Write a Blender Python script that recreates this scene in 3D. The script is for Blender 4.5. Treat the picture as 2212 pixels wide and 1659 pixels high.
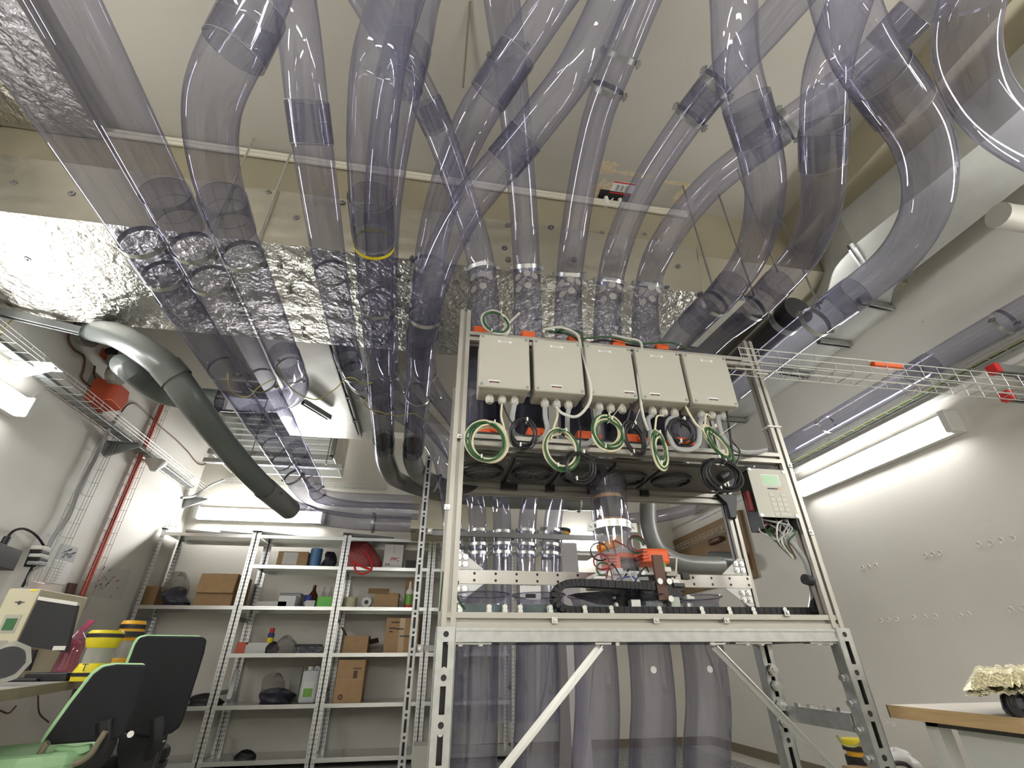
import bpy, math, random
from mathutils import Vector, Matrix, Euler
random.seed(7)
for o in list(bpy.data.objects): bpy.data.objects.remove(o)
SC = bpy.context.scene
COL = SC.collection
V = Vector
# ---------------------------------------------------------------- camera
FPX = 1009.2                       # focal length in pixels of a 2212 px wide frame
CAMZ = 0.91
_y, _p, _r = (math.radians(a) for a in (9.79, 30.43, -0.39))
cf = V((math.sin(_y)*math.cos(_p), math.cos(_y)*math.cos(_p), math.sin(_p)))
_r0 = V((math.cos(_y), -math.sin(_y), 0)); _u0 = _r0.cross(cf)
cr = math.cos(_r)*_r0 + math.sin(_r)*_u0
cu = -math.sin(_r)*_r0 + math.cos(_r)*_u0
cam = bpy.data.cameras.new('camera'); camo = bpy.data.objects.new('camera', cam); COL.objects.link(camo)
cam.sensor_fit = 'HORIZONTAL'; cam.sensor_width = 36.0; cam.lens = FPX/2212*36.0
cam.clip_start = 0.02; cam.clip_end = 60
camo.matrix_world = Matrix(((cr.x, cu.x, -cf.x, 0), (cr.y, cu.y, -cf.y, 0), (cr.z, cu.z, -cf.z, CAMZ), (0, 0, 0, 1)))
SC.camera = camo
# ---------------------------------------------------------------- world, exposure, light paths
w = bpy.data.worlds.new('world'); SC.world = w; w.use_nodes = True
w.node_tree.nodes['Background'].inputs[0].default_value = (0.9, 0.9, 1, 1)
w.node_tree.nodes['Background'].inputs[1].default_value = 0.02
SC.view_settings.view_transform = 'Standard'; SC.view_settings.look = 'None'
SC.view_settings.gamma = 1.0; SC.view_settings.exposure = 0.46; SC.view_settings.use_curve_mapping = False
cy = SC.cycles
cy.max_bounces = 6; cy.diffuse_bounces = 4; cy.glossy_bounces = 2; cy.transmission_bounces = 2
cy.transparent_max_bounces = 20; cy.use_adaptive_sampling = True; cy.adaptive_threshold = 0.1; cy.adaptive_min_samples = 16; cy.use_denoising = True; cy.sample_clamp_indirect = 4.0; cy.caustics_reflective = False; cy.caustics_refractive = False
LAMP_POWER = 31.0                  # emission of the fluorescent lamp covers

def at(px, py, **k):
    """point of the room seen at that pixel on the plane X=, Y= or Z= (metres)"""
    d = (px-1106)/FPX*cr + (829.5-py)/FPX*cu + cf
    a, v = next(iter(k.items()))
    o = V((0, 0, CAMZ))
    if a == 'W':                    # distance from the apparent width of a 160 mm tube
        return o + d*(FPX*0.16/v)
    i = 'XYZ'.index(a)
    return o + d*((v-o[i])/d[i])

# ---------------------------------------------------------------- materials
MATS = {}
def nodes(m):
    m.use_nodes = True
    return m.node_tree.nodes, m.node_tree.links
def mat(name, col, rough=0.5, metal=0.0, noise=0.0, scale=8.0, bump=0.0, bscale=40.0, emit=0.0, col2=None, spec=0.5, detail=4.0, stretch=None):
    if name in MATS: return MATS[name]
    m = bpy.data.materials.new(name); n, l = nodes(m)
    b = n['Principled BSDF']
    b.inputs['Base Color'].default_value = (*col, 1); b.inputs['Roughness'].default_value = rough
    b.inputs['Metallic'].default_value = metal; b.inputs['Specular IOR Level'].default_value = spec
    tc = None
    if noise or bump:
        tc = n.new('ShaderNodeTexCoord'); src = tc.outputs['Object']
        if stretch:
            mp = n.new('ShaderNodeMapping'); mp.inputs['Scale'].default_value = stretch
            l.new(src, mp.inputs[0]); src = mp.outputs[0]
    if noise:
        t = n.new('ShaderNodeTexNoise'); t.inputs['Scale'].default_value = scale; t.inputs['Detail'].default_value = detail
        l.new(src, t.inputs[0])
        r = n.new('ShaderNodeValToRGB')
        c2 = col2 or tuple(c*(1-noise) for c in col)
        r.color_ramp.elements[0].position = 0.35; r.color_ramp.elements[1].position = 0.65
        r.color_ramp.elements[0].color = (*c2, 1); r.color_ramp.elements[1].color = (*col, 1)
        l.new(t.outputs[0], r.inputs[0]); l.new(r.outputs[0], b.inputs['Base Color'])
    if bump:
        t2 = n.new('ShaderNodeTexNoise'); t2.inputs['Scale'].default_value = bscale; t2.inputs['Detail'].default_value = 5
        l.new(src, t2.inputs[0])
        bp = n.new('ShaderNodeBump'); bp.inputs['Strength'].default_value = bump; bp.inputs['Distance'].default_value = 0.02
        l.new(t2.outputs[0], bp.inputs['Height']); l.new(bp.outputs[0], b.inputs['Normal'])
    if emit:
        b.inputs['Emission Color'].default_value = (*col, 1); b.inputs['Emission Strength'].default_value = emit
    MATS[name] = m
    return m

def clear_mat(name, tint, edge, milk=0.05, milkcol=(0.62, 0.6, 0.72)):
    """clear PVC: light passes straight through, tinted, more at the rim; a sharp surface reflection on top"""
    m = bpy.data.materials.new(name); n, l = nodes(m)
    for x in list(n): n.remove(x)
    out = n.new('ShaderNodeOutputMaterial')
    lw = n.new('ShaderNodeLayerWeight'); lw.inputs[0].default_value = 0.5
    tr = n.new('ShaderNodeBsdfTransparent'); gl = n.new('ShaderNodeBsdfGlossy'); df = n.new('ShaderNodeBsdfDiffuse')
    gl.inputs['Roughness'].default_value = 0.035; gl.inputs['Color'].default_value = (0.95, 0.94, 1, 1)
    df.inputs['Color'].default_value = (*milkcol, 1)
    pw = n.new('ShaderNodeMath'); pw.operation = 'POWER'; pw.inputs[1].default_value = 3.5
    l.new(lw.outputs['Facing'], pw.inputs[0])
    mx = n.new('ShaderNodeMixRGB'); mx.inputs[1].default_value = (*tint, 1); mx.inputs[2].default_value = (*edge, 1)
    l.new(pw.outputs[0], mx.inputs[0]); l.new(mx.outputs[0], tr.inputs[0])
    m1 = n.new('ShaderNodeMixShader'); m1.inputs[0].default_value = milk
    l.new(tr.outputs[0], m1.inputs[1]); l.new(df.outputs[0], m1.inputs[2])
    p5 = n.new('ShaderNodeMath'); p5.operation = 'POWER'; p5.inputs[1].default_value = 5.0
    l.new(lw.outputs['Facing'], p5.inputs[0])
    ma = n.new('ShaderNodeMath'); ma.operation = 'MULTIPLY_ADD'; ma.inputs[1].default_value = 0.7; ma.inputs[2].default_value = 0.065
    l.new(p5.outputs[0], ma.inputs[0])
    m2 = n.new('ShaderNodeMixShader'); l.new(ma.outputs[0], m2.inputs[0])
    l.new(m1.outputs[0], m2.inputs[1]); l.new(gl.outputs[0], m2.inputs[2])
    l.new(m2.outputs[0], out.inputs[0])
    MATS[name] = m
    return m

def wall_mat(name, col, dirt=0.08, spots=0.0, rough=0.6, bump=0.05, blot=None):
    m = bpy.data.materials.new(name); n, l = nodes(m); b = n['Principled BSDF']
    tc = n.new('ShaderNodeTexCoord')
    t = n.new('ShaderNodeTexNoise'); t.inputs['Scale'].default_value = 0.9; t.inputs['Detail'].default_value = 6
    l.new(tc.outputs['Object'], t.inputs[0])
    r = n.new('ShaderNodeValToRGB'); r.color_ramp.elements[0].position = 0.3; r.color_ramp.elements[1].position = 0.7
    r.color_ramp.elements[0].color = (*[c*(1-dirt) for c in col], 1); r.color_ramp.elements[1].color = (*col, 1)
    l.new(t.outputs[0], r.inputs[0]); last = r.outputs[0]
    if spots:
        v = n.new('ShaderNodeTexVoronoi'); v.inputs['Scale'].default_value = 4.3; v.inputs['Randomness'].default_value = 1
        l.new(tc.outputs['Object'], v.inputs[0])
        r2 = n.new('ShaderNodeValToRGB'); r2.color_ramp.elements[0].position = 0.02; r2.color_ramp.elements[1].position = 0.045
        r2.color_ramp.elements[0].color = (spots, spots, spots, 1); r2.color_ramp.elements[1].color = (0, 0, 0, 1)
        l.new(v.outputs['Distance'], r2.inputs[0])
        mx = n.new('ShaderNodeMixRGB'); mx.inputs[2].default_value = (0.22, 0.2, 0.18, 1)
        l.new(r2.outputs[0], mx.inputs[0]); l.new(last, mx.inputs[1]); last = mx.outputs[0]
    l.new(last, b.inputs['Base Color'])
    b.inputs['Roughness'].default_value = rough
    t2 = n.new('ShaderNodeTexNoise'); t2.inputs['Scale'].default_value = 60; t2.inputs['Detail'].default_value = 3
    l.new(tc.outputs['Object'], t2.inputs[0])
    bp = n.new('ShaderNodeBump'); bp.inputs['Strength'].default_value = bump; bp.inputs['Distance'].default_value = 0.01
    l.new(t2.outputs[0], bp.inputs['Height']); l.new(bp.outputs[0], b.inputs['Normal'])
    MATS[name] = m
    return m

def foil_mat(name, col, rough=0.22, strength=0.5, scale=7.0):
    m = bpy.data.materials.new(name); n, l = nodes(m); b = n['Principled BSDF']
    b.inputs['Base Color'].default_value = (*col, 1); b.inputs['Metallic'].default_value = 1; b.inputs['Roughness'].default_value = rough
    tc = n.new('ShaderNodeTexCoord')
    t = n.new('ShaderNodeTexVoronoi'); t.feature = 'F1'; t.inputs['Scale'].default_value = scale
    nz = n.new('ShaderNodeTexNoise'); nz.inputs['Scale'].default_value = scale*1.7; nz.inputs['Detail'].default_value = 6
    l.new(tc.outputs['Object'], nz.inputs[0])
    mx = n.new('ShaderNodeMixRGB'); mx.inputs[0].default_value = 0.25
    l.new(tc.outputs['Object'], mx.inputs[1]); l.new(nz.outputs[1], mx.inputs[2]); l.new(mx.outputs[0], t.inputs[0])
    ad = n.new('ShaderNodeMath'); ad.operation = 'ADD'
    l.new(t.outputs['Distance'], ad.inputs[0]); l.new(nz.outputs[0], ad.inputs[1])
    bp = n.new('ShaderNodeBump'); bp.inputs['Strength'].default_value = strength; bp.inputs['Distance'].default_value = 0.05
    l.new(ad.outputs[0], bp.inputs['Height']); l.new(bp.outputs[0], b.inputs['Normal'])
    MATS[name] = m
    return m

clear_mat('clear_pvc', (0.80, 0.80, 0.85), (0.27, 0.265, 0.37), 0.06, (0.50, 0.52, 0.74))
clear_mat('clear_pvc_socket', (0.69, 0.69, 0.74), (0.22, 0.215, 0.30), 0.05, (0.4, 0.42, 0.55))
clear_mat('clear_pvc_pale', (0.86, 0.86, 0.91), (0.55, 0.53, 0.64), 0.07, (0.75, 0.75, 0.85))
clear_mat('smoky_film', (0.80, 0.79, 0.77), (0.6, 0.6, 0.58), 0.12, (0.6, 0.6, 0.58))
clear_mat('frosted_plastic', (0.75, 0.76, 0.72), (0.5, 0.5, 0.46), 0.35, (0.75, 0.75, 0.68))
clear_mat('pink_film', (0.80, 0.50, 0.58), (0.6, 0.3, 0.4), 0.3, (0.7, 0.3, 0.4))
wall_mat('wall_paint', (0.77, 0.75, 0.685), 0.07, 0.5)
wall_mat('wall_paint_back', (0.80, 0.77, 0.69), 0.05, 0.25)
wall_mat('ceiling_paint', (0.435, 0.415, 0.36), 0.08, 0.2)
wall_mat('beam_paint', (0.31, 0.275, 0.19), 0.12)  # beams in a darker olive than the ceiling
wall_mat('floor_paint', (0.60, 0.58, 0.52), 0.15, 0.0, 0.45)
foil_mat('foil', (0.66, 0.64, 0.58), 0.30, 0.4, 9.0)
foil_mat('foil_side', (0.60, 0.575, 0.50), 0.40, 0.12, 3.0)
foil_mat('gold_foil', (0.95, 0.89, 0.62), 0.2, 0.7, 22.0)
mat('sheet_metal', (0.72, 0.72, 0.68), 0.32, 0.9, 0.12, 5.0)
mat('galvanised', (0.52, 0.53, 0.52), 0.38, 0.85, 0.15, 30.0)
mat('zinc', (0.70, 0.71, 0.69), 0.28, 0.95)
mat('dark_zinc', (0.30, 0.30, 0.30), 0.4, 0.8)
mat('aluminium', (0.44, 0.425, 0.38), 0.42, 0.5)
mat('groove', (0.50, 0.49, 0.46), 0.5, 0.5)
mat('bright_steel', (0.50, 0.48, 0.45), 0.3, 0.85, 0.1, 60, stretch=(1, 40, 40))
mat('grey_pvc', (0.13, 0.146, 0.138), 0.32)
mat('grey_pvc_light', (0.19, 0.195, 0.185), 0.3)
mat('box_grey', (0.44, 0.43, 0.37), 0.42)
mat('box_grey_dark', (0.36, 0.35, 0.31), 0.5)
mat('gland', (0.52, 0.52, 0.47), 0.45)
mat('black_plastic', (0.011, 0.011, 0.013), 0.42)
mat('black_rubber', (0.012, 0.012, 0.014), 0.6)
mat('dark_plate', (0.045, 0.045, 0.042), 0.35)
mat('dark_fabric', (0.009, 0.0095, 0.0125), 0.85, 0, 0.3, 200, 0.1, 300)
mat('screen_back', (0.012, 0.013, 0.016), 0.55)
mat('green_trim', (0.42, 0.70, 0.38), 0.45)
mat('orange', (0.80, 0.13, 0.03), 0.38)
mat('orange_red', (0.62, 0.11, 0.05), 0.4)
mat('orange_gold', (0.75, 0.27, 0.02), 0.35)
mat('red', (0.62, 0.03, 0.03), 0.5)
mat('red_cable', (0.66, 0.09, 0.05), 0.5)
mat('dark_red', (0.22, 0.03, 0.03), 0.5)
mat('yellow', (0.80, 0.66, 0.02), 0.45)
mat('amber', (0.80, 0.42, 0.02), 0.45)
mat('white', (0.82, 0.82, 0.80), 0.5)
mat('paper', (0.74, 0.74, 0.72), 0.7)
mat('off_white', (0.70, 0.69, 0.64), 0.5)
mat('print_dark', (0.05, 0.05, 0.06), 0.7)
mat('print_blue', (0.05, 0.07, 0.2), 0.7)
mat('print_red', (0.5, 0.04, 0.05), 0.7)
mat('cardboard', (0.48, 0.31, 0.16), 0.8, 0, 0.12, 12)
mat('cardboard_dark', (0.36, 0.22, 0.11), 0.8, 0, 0.12, 12)
mat('tape', (0.55, 0.40, 0.24), 0.25)
mat('cable_grey', (0.36, 0.37, 0.37), 0.5)
mat('cable_light', (0.60, 0.60, 0.55), 0.5)
mat('cable_cream', (0.66, 0.62, 0.44), 0.5)
mat('cable_green', (0.018, 0.085, 0.025), 0.5)
mat('cable_black', (0.012, 0.012, 0.014), 0.45)
mat('cable_yellow', (0.42, 0.38, 0.12), 0.5)
mat('cable_blue', (0.03, 0.05, 0.3), 0.5)
mat('lcd', (0.30, 0.50, 0.30), 0.3)
mat('lcd_dark', (0.05, 0.16, 0.06), 0.3)
mat('wood_edge', (0.52, 0.36, 0.18), 0.55, 0, 0.15, 9, stretch=(1, 1, 14))
mat('wood_top', (0.72, 0.66, 0.56), 0.5, 0, 0.06, 12)
mat('brown_board', (0.25, 0.16, 0.075), 0.7, 0, 0.15, 6)
mat('brown_dark', (0.10, 0.045, 0.03), 0.5)
mat('brass_brown', (0.40, 0.22, 0.08), 0.4)
mat('lamp_cover', (1.0, 0.985, 0.96), 0.4, emit=LAMP_POWER)
mat('lamp_body', (0.72, 0.73, 0.70), 0.5)
mat('desk_top', (0.55, 0.53, 0.50), 0.25)
mat('desk_edge', (0.24, 0.205, 0.13), 0.5)
mat('control_cream', (0.60, 0.565, 0.40), 0.5)
mat('floor_plate', (0.33, 0.33, 0.32), 0.35, 0.6)
mat('baseboard', (0.20, 0.165, 0.115), 0.6)
mat('louvre', (0.86, 0.87, 0.84), 0.4)
mat('pink', (0.6, 0.1, 0.2), 0.5)
mat('bottle_green', (0.18, 0.42, 0.06), 0.4)
mat('bright_green', (0.15, 0.60, 0.08), 0.4)
mat('amber_glass', (0.10, 0.035, 0.01), 0.15)
mat('blue_plastic', (0.10, 0.24, 0.48), 0.4)
mat('dark_bag', (0.045, 0.045, 0.065), 0.3, 0, 0.4, 14, 0.5, 20)
mat('red_mesh', (0.36, 0.07, 0.07), 0.4, 0, 0.4, 60, 0.4, 60)
mat('white_cloth', (0.78, 0.77, 0.75), 0.8, 0, 0.08, 9, 0.4, 9)
mat('tray_grey', (0.25, 0.265, 0.265), 0.45, 0.3)

# ---------------------------------------------------------------- mesh building
class MB:
    def __init__(s): s.v = []; s.f = []
    def add(s, vs, fs):
        k = len(s.v); s.v += [V(x) for x in vs]; s.f += [tuple(i+k for i in f) for f in fs]; return s
    def box(s, a, b):
        x0, y0, z0 = a; x1, y1, z1 = b
        return s.add([(x0,y0,z0),(x1,y0,z0),(x1,y1,z0),(x0,y1,z0),(x0,y0,z1),(x1,y0,z1),(x1,y1,z1),(x0,y1,z1)],
                     [(0,3,2,1),(4,5,6,7),(0,1,5,4),(1,2,6,5),(2,3,7,6),(3,0,4,7)])
    def cbox(s, c, d): c = V(c); d = V(d)/2; return s.box(c-d, c+d)
    def obox(s, c, ax, ay, az):
        """box around c with half-axis vectors"""
        c = V(c); P = [c+i*ax+j*ay+k*az for k in (-1,1) for i, j in ((-1,-1),(1,-1),(1,1),(-1,1))]
        return s.add(P, [(0,3,2,1),(4,5,6,7),(0,1,5,4),(1,2,6,5),(2,3,7,6),(3,0,4,7)])
    def bar(s, a, b, w, h, up=(0,0,1)):
        a = V(a); b = V(b); d = b-a; u = V(up); x = d.cross(u)
        if x.length < 1e-6: x = d.cross(V((1,0,0)))
        x.normalize(); u = x.cross(d).normalized()
        return s.obox((a+b)/2, d/2, x*w/2, u*h/2)
    def tube(s, pts, r, n=10, cap=True, closed=False):
        pts = [V(p) for p in pts]; m = len(pts); rs = r if isinstance(r, (list, tuple)) else [r]*m
        k = len(s.v); t0 = None; nrm = None
        for i, p in enumerate(pts):
            if closed: t = pts[(i+1) % m]-pts[i-1]
            else: t = pts[min(i+1, m-1)]-pts[max(i-1, 0)]
            t.normalize()
            if nrm is None:
                nrm = t.cross(V((0,0,1)));
                if nrm.length < 1e-3: nrm = t.cross(V((0,1,0)))
                nrm.normalize()
            else:
                nrm = (nrm - t*nrm.dot(t)).normalized()
            bi = t.cross(nrm)
            s.v += [p + (nrm*math.cos(2*math.pi*j/n)+bi*math.sin(2*math.pi*j/n))*rs[i] for j in range(n)]
        rng = range(m if closed else m-1)
        for i in rng:
            i2 = (i+1) % m
            for j in range(n):
                j2 = (j+1) % n
                s.f.append((k+i*n+j, k+i*n+j2, k+i2*n+j2, k+i2*n+j))
        if cap and not closed:
            s.f.append(tuple(k+j for j in range(n-1, -1, -1))); s.f.append(tuple(k+(m-1)*n+j for j in range(n)))
        return s
    def cyl(s, a, b, r, n=12, r2=None, cap=True):
        return s.tube([a, b], [r, r if r2 is None else r2], n, cap)
    def lathe(s, base, axis, prof, n=20):
        """prof: (distance along axis, radius) pairs"""
        base = V(base); ax = V(axis).normalized()
        x = ax.cross(V((0,0,1)))
        if x.length < 1e-3: x = V((1,0,0))
        x.normalize(); y = ax.cross(x); k = len(s.v)
        for d, r in prof:
            s.v += [base+ax*d+(x*math.cos(2*math.pi*j/n)+y*math.sin(2*math.pi*j/n))*r for j in range(n)]
        for i in range(len(prof)-1):
            for j in range(n):
                j2 = (j+1) % n
                s.f.append((k+i*n+j, k+i*n+j2, k+(i+1)*n+j2, k+(i+1)*n+j))
        return s
    def prism(s, poly, ext):
        """flat polygon pushed along the vector ext"""
        P = [V(p) for p in poly]; e = V(ext); n = len(P)
        return s.add(P+[p+e for p in P], [tuple(range(n-1, -1, -1)), tuple(range(n, 2*n))]+[(i, (i+1) % n, n+(i+1) % n, n+i) for i in range(n)])
    def sheet(s, grid):
        """grid of points as a surface"""
        h = len(grid); w_ = len(grid[0]); k = len(s.v)
        for row in grid: s.v += [V(p) for p in row]
        for i in range(h-1):
            for j in range(w_-1):
                s.f.append((k+i*w_+j, k+i*w_+j+1, k+(i+1)*w_+j+1, k+(i+1)*w_+j))
        return s

ORG = {}
def reg(o, org): ORG[o] = V(org)
def empty(name, loc):
    o = bpy.data.objects.new(name, None); COL.objects.link(o); o.location = loc; o.empty_display_size = 0.05
    reg(o, loc); return o
def tag(o, label, cat=None, group=None, kind=None):
    if label: o['label'] = label
    if cat: o['category'] = cat
    if group: o['group'] = group
    if kind: o['kind'] = kind
    return o
def build(name, mb, m, parent=None, smooth=False, bevel=0.0, loc=None, label=None):
    """links the collected shapes as one mesh object; vertices are given in room coordinates"""
    if parent is not None: org = ORG[parent]
    elif loc is not None: org = V(loc)
    else:
        xs = [v for v in mb.v]
        org = V((sum(v.x for v in xs)/len(xs), sum(v.y for v in xs)/len(xs), min(v.z for v in xs)))
    me = bpy.data.meshes.new(name)
    me.from_pydata([v-org for v in mb.v], [], mb.f); me.update()
    me.materials.append(MATS[m])
    if smooth:
        me.polygons.foreach_set('use_smooth', [True]*len(me.polygons))
        try: me.set_sharp_from_angle(angle=math.radians(45))
        except Exception: pass
    o = bpy.data.objects.new(name, me); COL.objects.link(o)
    if parent is not None: o.parent = parent; o.location = (0, 0, 0)
    else: o.location = org
    reg(o, org)
    if bevel:
        b = o.modifiers.new('bevel', 'BEVEL'); b.width = bevel; b.segments = 2; b.limit_method = 'ANGLE'
    if label: o['label'] = label
    return o
def thing(name, label, cat, loc, group=None):
    return tag(empty(name, loc), label, cat, group)
def catmull(pts, n=8):
    pts = [V(p) for p in pts]
    if len(pts) < 3: return pts
    P = [pts[0]*2-pts[1]]+pts+[pts[-1]*2-pts[-2]]; out = []
    for i in range(1, len(P)-2):
        p0, p1, p2, p3 = P[i-1:i+3]
        t1 = max((p1-p0).length, 1e-4)**.5; t2 = max((p2-p1).length, 1e-4)**.5; t3 = max((p3-p2).length, 1e-4)**.5
        m1 = (p1-p0)/t1-(p2-p0)/(t1+t2)+(p2-p1)/t2; m2 = (p2-p1)/t2-(p3-p1)/(t2+t3)+(p3-p2)/t3
        m1 *= t2; m2 *= t2
        for j in range(n):
            t = j/n
            out.append((2*t**3-3*t*t+1)*p1+(t**3-2*t*t+t)*m1+(-2*t**3+3*t*t)*p2+(t**3-t*t)*m2)
    out.append(pts[-1]); return out
def text(body, size, loc, xdir, ydir, m, parent, name='printed_text', ext=0.0004):
    c = bpy.data.curves.new(name, 'FONT'); c.body = body; c.size = size; c.extrude = ext; c.materials.append(MATS[m])
    o = bpy.data.objects.new(name, c); COL.objects.link(o)
    x = V(xdir).normalized(); y = V(ydir).normalized(); z = x.cross(y)
    M = Matrix(((x.x, y.x, z.x), (x.y, y.y, z.y), (x.z, y.z, z.z))).to_4x4()
    M.translation = V(loc)-(ORG[parent] if parent else V((0,0,0)))
    if parent: o.parent = parent
    o.matrix_basis = M; bpy.context.view_layer.update()
    me = bpy.data.meshes.new_from_object(o.evaluated_get(bpy.context.evaluated_depsgraph_get()))
    me.materials.clear(); me.materials.append(MATS[m])
    bpy.data.objects.remove(o); o = bpy.data.objects.new(name, me); COL.objects.link(o)
    if parent: o.parent = parent
    o.matrix_basis = M; reg(o, ORG[parent] if parent else loc)
    return o
mat('plate_olive',(0.09,0.085,0.07),0.35); mat('dark_navy',(0.02,0.022,0.04),0.35); mat('frost_green',(0.45,0.52,0.46),0.4); mat('key_grey',(0.52,0.51,0.46),0.5); clear_mat('clear_pvc_thick',(0.67,0.67,0.73),(0.25,0.245,0.33),0.05)
mat('teal_dark',(0.10,0.14,0.14),0.4); mat('control_pale',(0.66,0.62,0.46),0.5); mat('panel_lilac',(0.56,0.53,0.54),0.5); mat('tape_cream',(0.6,0.55,0.36),0.5); mat('jerry',(0.60,0.62,0.63),0.35)
mat('lamp_cover_new', (1.0, 0.985, 0.96), 0.4, emit=LAMP_POWER*1.35)  # same kind of lamp, emission raised to brighten the back wall
mat('lamp_cover_old', (1.0, 0.985, 0.96), 0.4, emit=LAMP_POWER*.8)  # same kind of lamp, emission lowered to keep the right wall from overexposing
mat('cable_grey_pale',(0.55,0.55,0.56),0.7); mat('paper_grey',(0.68,0.665,0.62),0.7); mat('arm_taupe',(0.22,0.19,0.13),0.5); mat('panel_grey',(0.55,0.56,0.52),0.5); mat('black_gloss',(0.03,0.03,0.045),0.18,0,0,8,0.4,14)
mat('conduit_cream',(0.56,0.53,0.44),0.6)
mat('duct_grey',(0.60,0.61,0.58),0.38,0.45,0.12,5.0)
mat('dot_grey',(0.46,0.44,0.43),0.6)
# ================================================================ the room
XL, XR, YB, YF, ZC = -3.05, 3.54, 6.55, -3.2, 3.9
def struct(name, mb, m, label=None):
    o = build(name, mb, m); o['kind'] = 'structure'
    if label: o['label'] = label
    return o
floor = struct('floor', MB().box((XL-.2, YF-.2, -.15), (XR+.2, YB+.2, 0)), 'floor_paint', 'beige painted concrete floor')
wall_right = struct('wall_right', MB().box((XR, YF-.2, 0), (XR+.2, YB+.2, ZC)), 'wall_paint', 'off-white painted concrete wall with rows of filled holes')
wall_left = struct('wall_left', MB().box((XL-.2, YF-.2, 0), (XL, YB+.2, ZC)), 'wall_paint', 'off-white painted concrete wall beside the desk')
wall_back = struct('wall_back', MB().box((XL, YB, 0), (XR, YB+.2, ZC)), 'wall_paint_back', 'cream painted wall behind the metal shelves')
wall_front = struct('wall_front', MB().box((XL, YF-.2, 0), (XR, YF, ZC)), 'wall_paint', 'off-white wall behind the camera')
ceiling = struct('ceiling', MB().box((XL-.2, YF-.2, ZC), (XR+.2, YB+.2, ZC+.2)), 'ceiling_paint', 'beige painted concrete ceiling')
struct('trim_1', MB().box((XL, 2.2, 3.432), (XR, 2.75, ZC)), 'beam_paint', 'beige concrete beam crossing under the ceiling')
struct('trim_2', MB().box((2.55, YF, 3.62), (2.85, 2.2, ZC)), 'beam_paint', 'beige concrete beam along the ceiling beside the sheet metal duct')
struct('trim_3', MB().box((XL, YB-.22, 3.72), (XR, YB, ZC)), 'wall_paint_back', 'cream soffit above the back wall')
struct('baseboard_right', MB().box((XR-.012, 0.5, 0), (XR, YB, .085)), 'baseboard', 'brown skirting along the right wall')
struct('baseboard_back', MB().box((0.2, YB-.012, 0), (XR, YB, .085)), 'baseboard', 'brown skirting along the back wall')
# ribbed metal floor plate behind the machine
pl = build('floor_plate', MB().box((0.3, 4.6, 0), (3.2, 6.45, .012)), 'floor_plate'); tag(pl, 'ribbed grey metal floor plate behind the tube machine', 'floor plate')
mb = MB()
for i in range(90):
    x = 0.35+i*0.031
    for j in range(12):
        y = 4.66+j*0.15+(i % 2)*0.07
        if y > 6.4: continue
        a = 0.6 if i % 2 else -0.6
        mb.obox((x, y, .0135), V((math.cos(a), math.sin(a), 0))*.028, V((-math.sin(a), math.cos(a), 0))*.004, V((0, 0, .0022)))
tag(build('raised_ribs', mb, 'floor_plate', pl), None, kind='stuff')

# filled drill holes on the right wall
def plug_rows(rows):
    for (xa, ya, xb, yb, n, r) in rows:
        a = at(xa, ya, X=XR); b = at(xb, yb, X=XR)
        for i in range(n):
            p = a.lerp(b, i/max(n-1, 1))+V((0, random.uniform(-.004, .004), random.uniform(-.003, .003)))
            build('filled_hole', MB().lathe(p+V((.001, 0, 0)), (-1, 0, 0), [(0, r*1.0), (.005, r*.86), (.0015, r*.6), (.0012, .0005)], 14), 'wall_paint', wall_right, smooth=True)
plug_rows([(1863,1226,1892,1221,3,.016),(1998,1200,2029,1194,3,.018),(2114,1177,2187,1163,4,.02),(1904,1340,1937,1338,3,.018),
           (1974,1335,2022,1332,3,.018),(2074,1329,2091,1327,2,.018),(1763,958,1789,947,3,.02),(1836,921,1898,888,5,.02),
           (1954,857,2006,832,5,.02),(1916,1560,1930,1565,2,.016),(2185,1318,2210,1313,2,.018)])

# ---------------------------------------------------------------- fluorescent lamps (they light the room)
def lamp(a, b, nrm, label, group='fluorescent wall lamps', cover='lamp_cover'):
    a = V(a); b = V(b); n_ = V(nrm).normalized(); d = (b-a); L = d.length; d.normalize(); u = d.cross(n_)
    root = thing('wall_lamp', label, 'lamp', (a+b)/2, group)
    build('housing', MB().obox((a+b)/2+n_*.03, d*L/2, u*.08, n_*.03), 'lamp_body', root, bevel=.006)
    mb = MB(); prof = [V((0, 0, 0))]
    ring = [(math.cos(t)*.07, math.sin(t)*.062) for t in [math.pi*i/8 for i in range(9)]]
    A = [a+d*.05+n_*.060+u*x+n_*y for x, y in ring]
    mb.prism(A, d*(L-.10))
    build('diffuser', mb, cover, root, smooth=True)
    for e in (a+d*.025, b-d*.025):
        build('end_cap', MB().obox(e+n_*.062, d*.026, u*.078, n_*.062), 'lamp_body', root, bevel=.008)
    return root
pR0, pR1 = at(2065, 905, X=XR-.05), at(1730, 1060, X=XR-.05)
zR = (pR0.z+pR1.z)/2
lamp((XR, pR0.y, zR), (XR, pR0.y+1.57, zR), (-1, 0, 0), 'lit fluorescent lamp on the right wall below the wire cable tray', cover='lamp_cover_old')
pL = at(55, 885, X=XL+.06)
lamp((XL, pL.y-1.57, pL.z), (XL, pL.y, pL.z), (1, 0, 0), 'lit fluorescent lamp on the left wall below the cable tray')
pB = at(418, 1108, Y=YB-.06); 
lamp((pB.x+.02, YB, pB.z), (pB.x+1.6, YB, pB.z), (0, -1, 0), 'lit fluorescent lamp on the back wall above the shelves', cover='lamp_cover_new')
pB2 = at(1243, 1177, Y=YB-.06)
lamp((pB2.x-.25, YB, pB2.z), (pB2.x+.36, YB, pB2.z), (0, -1, 0), 'lit fluorescent lamp on the back wall behind the tube machine', cover='lamp_cover_new')
lamp((XR, -2.2, zR), (XR, -.63, zR), (-1, 0, 0), 'lit fluorescent lamp on the right wall behind the camera')
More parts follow.
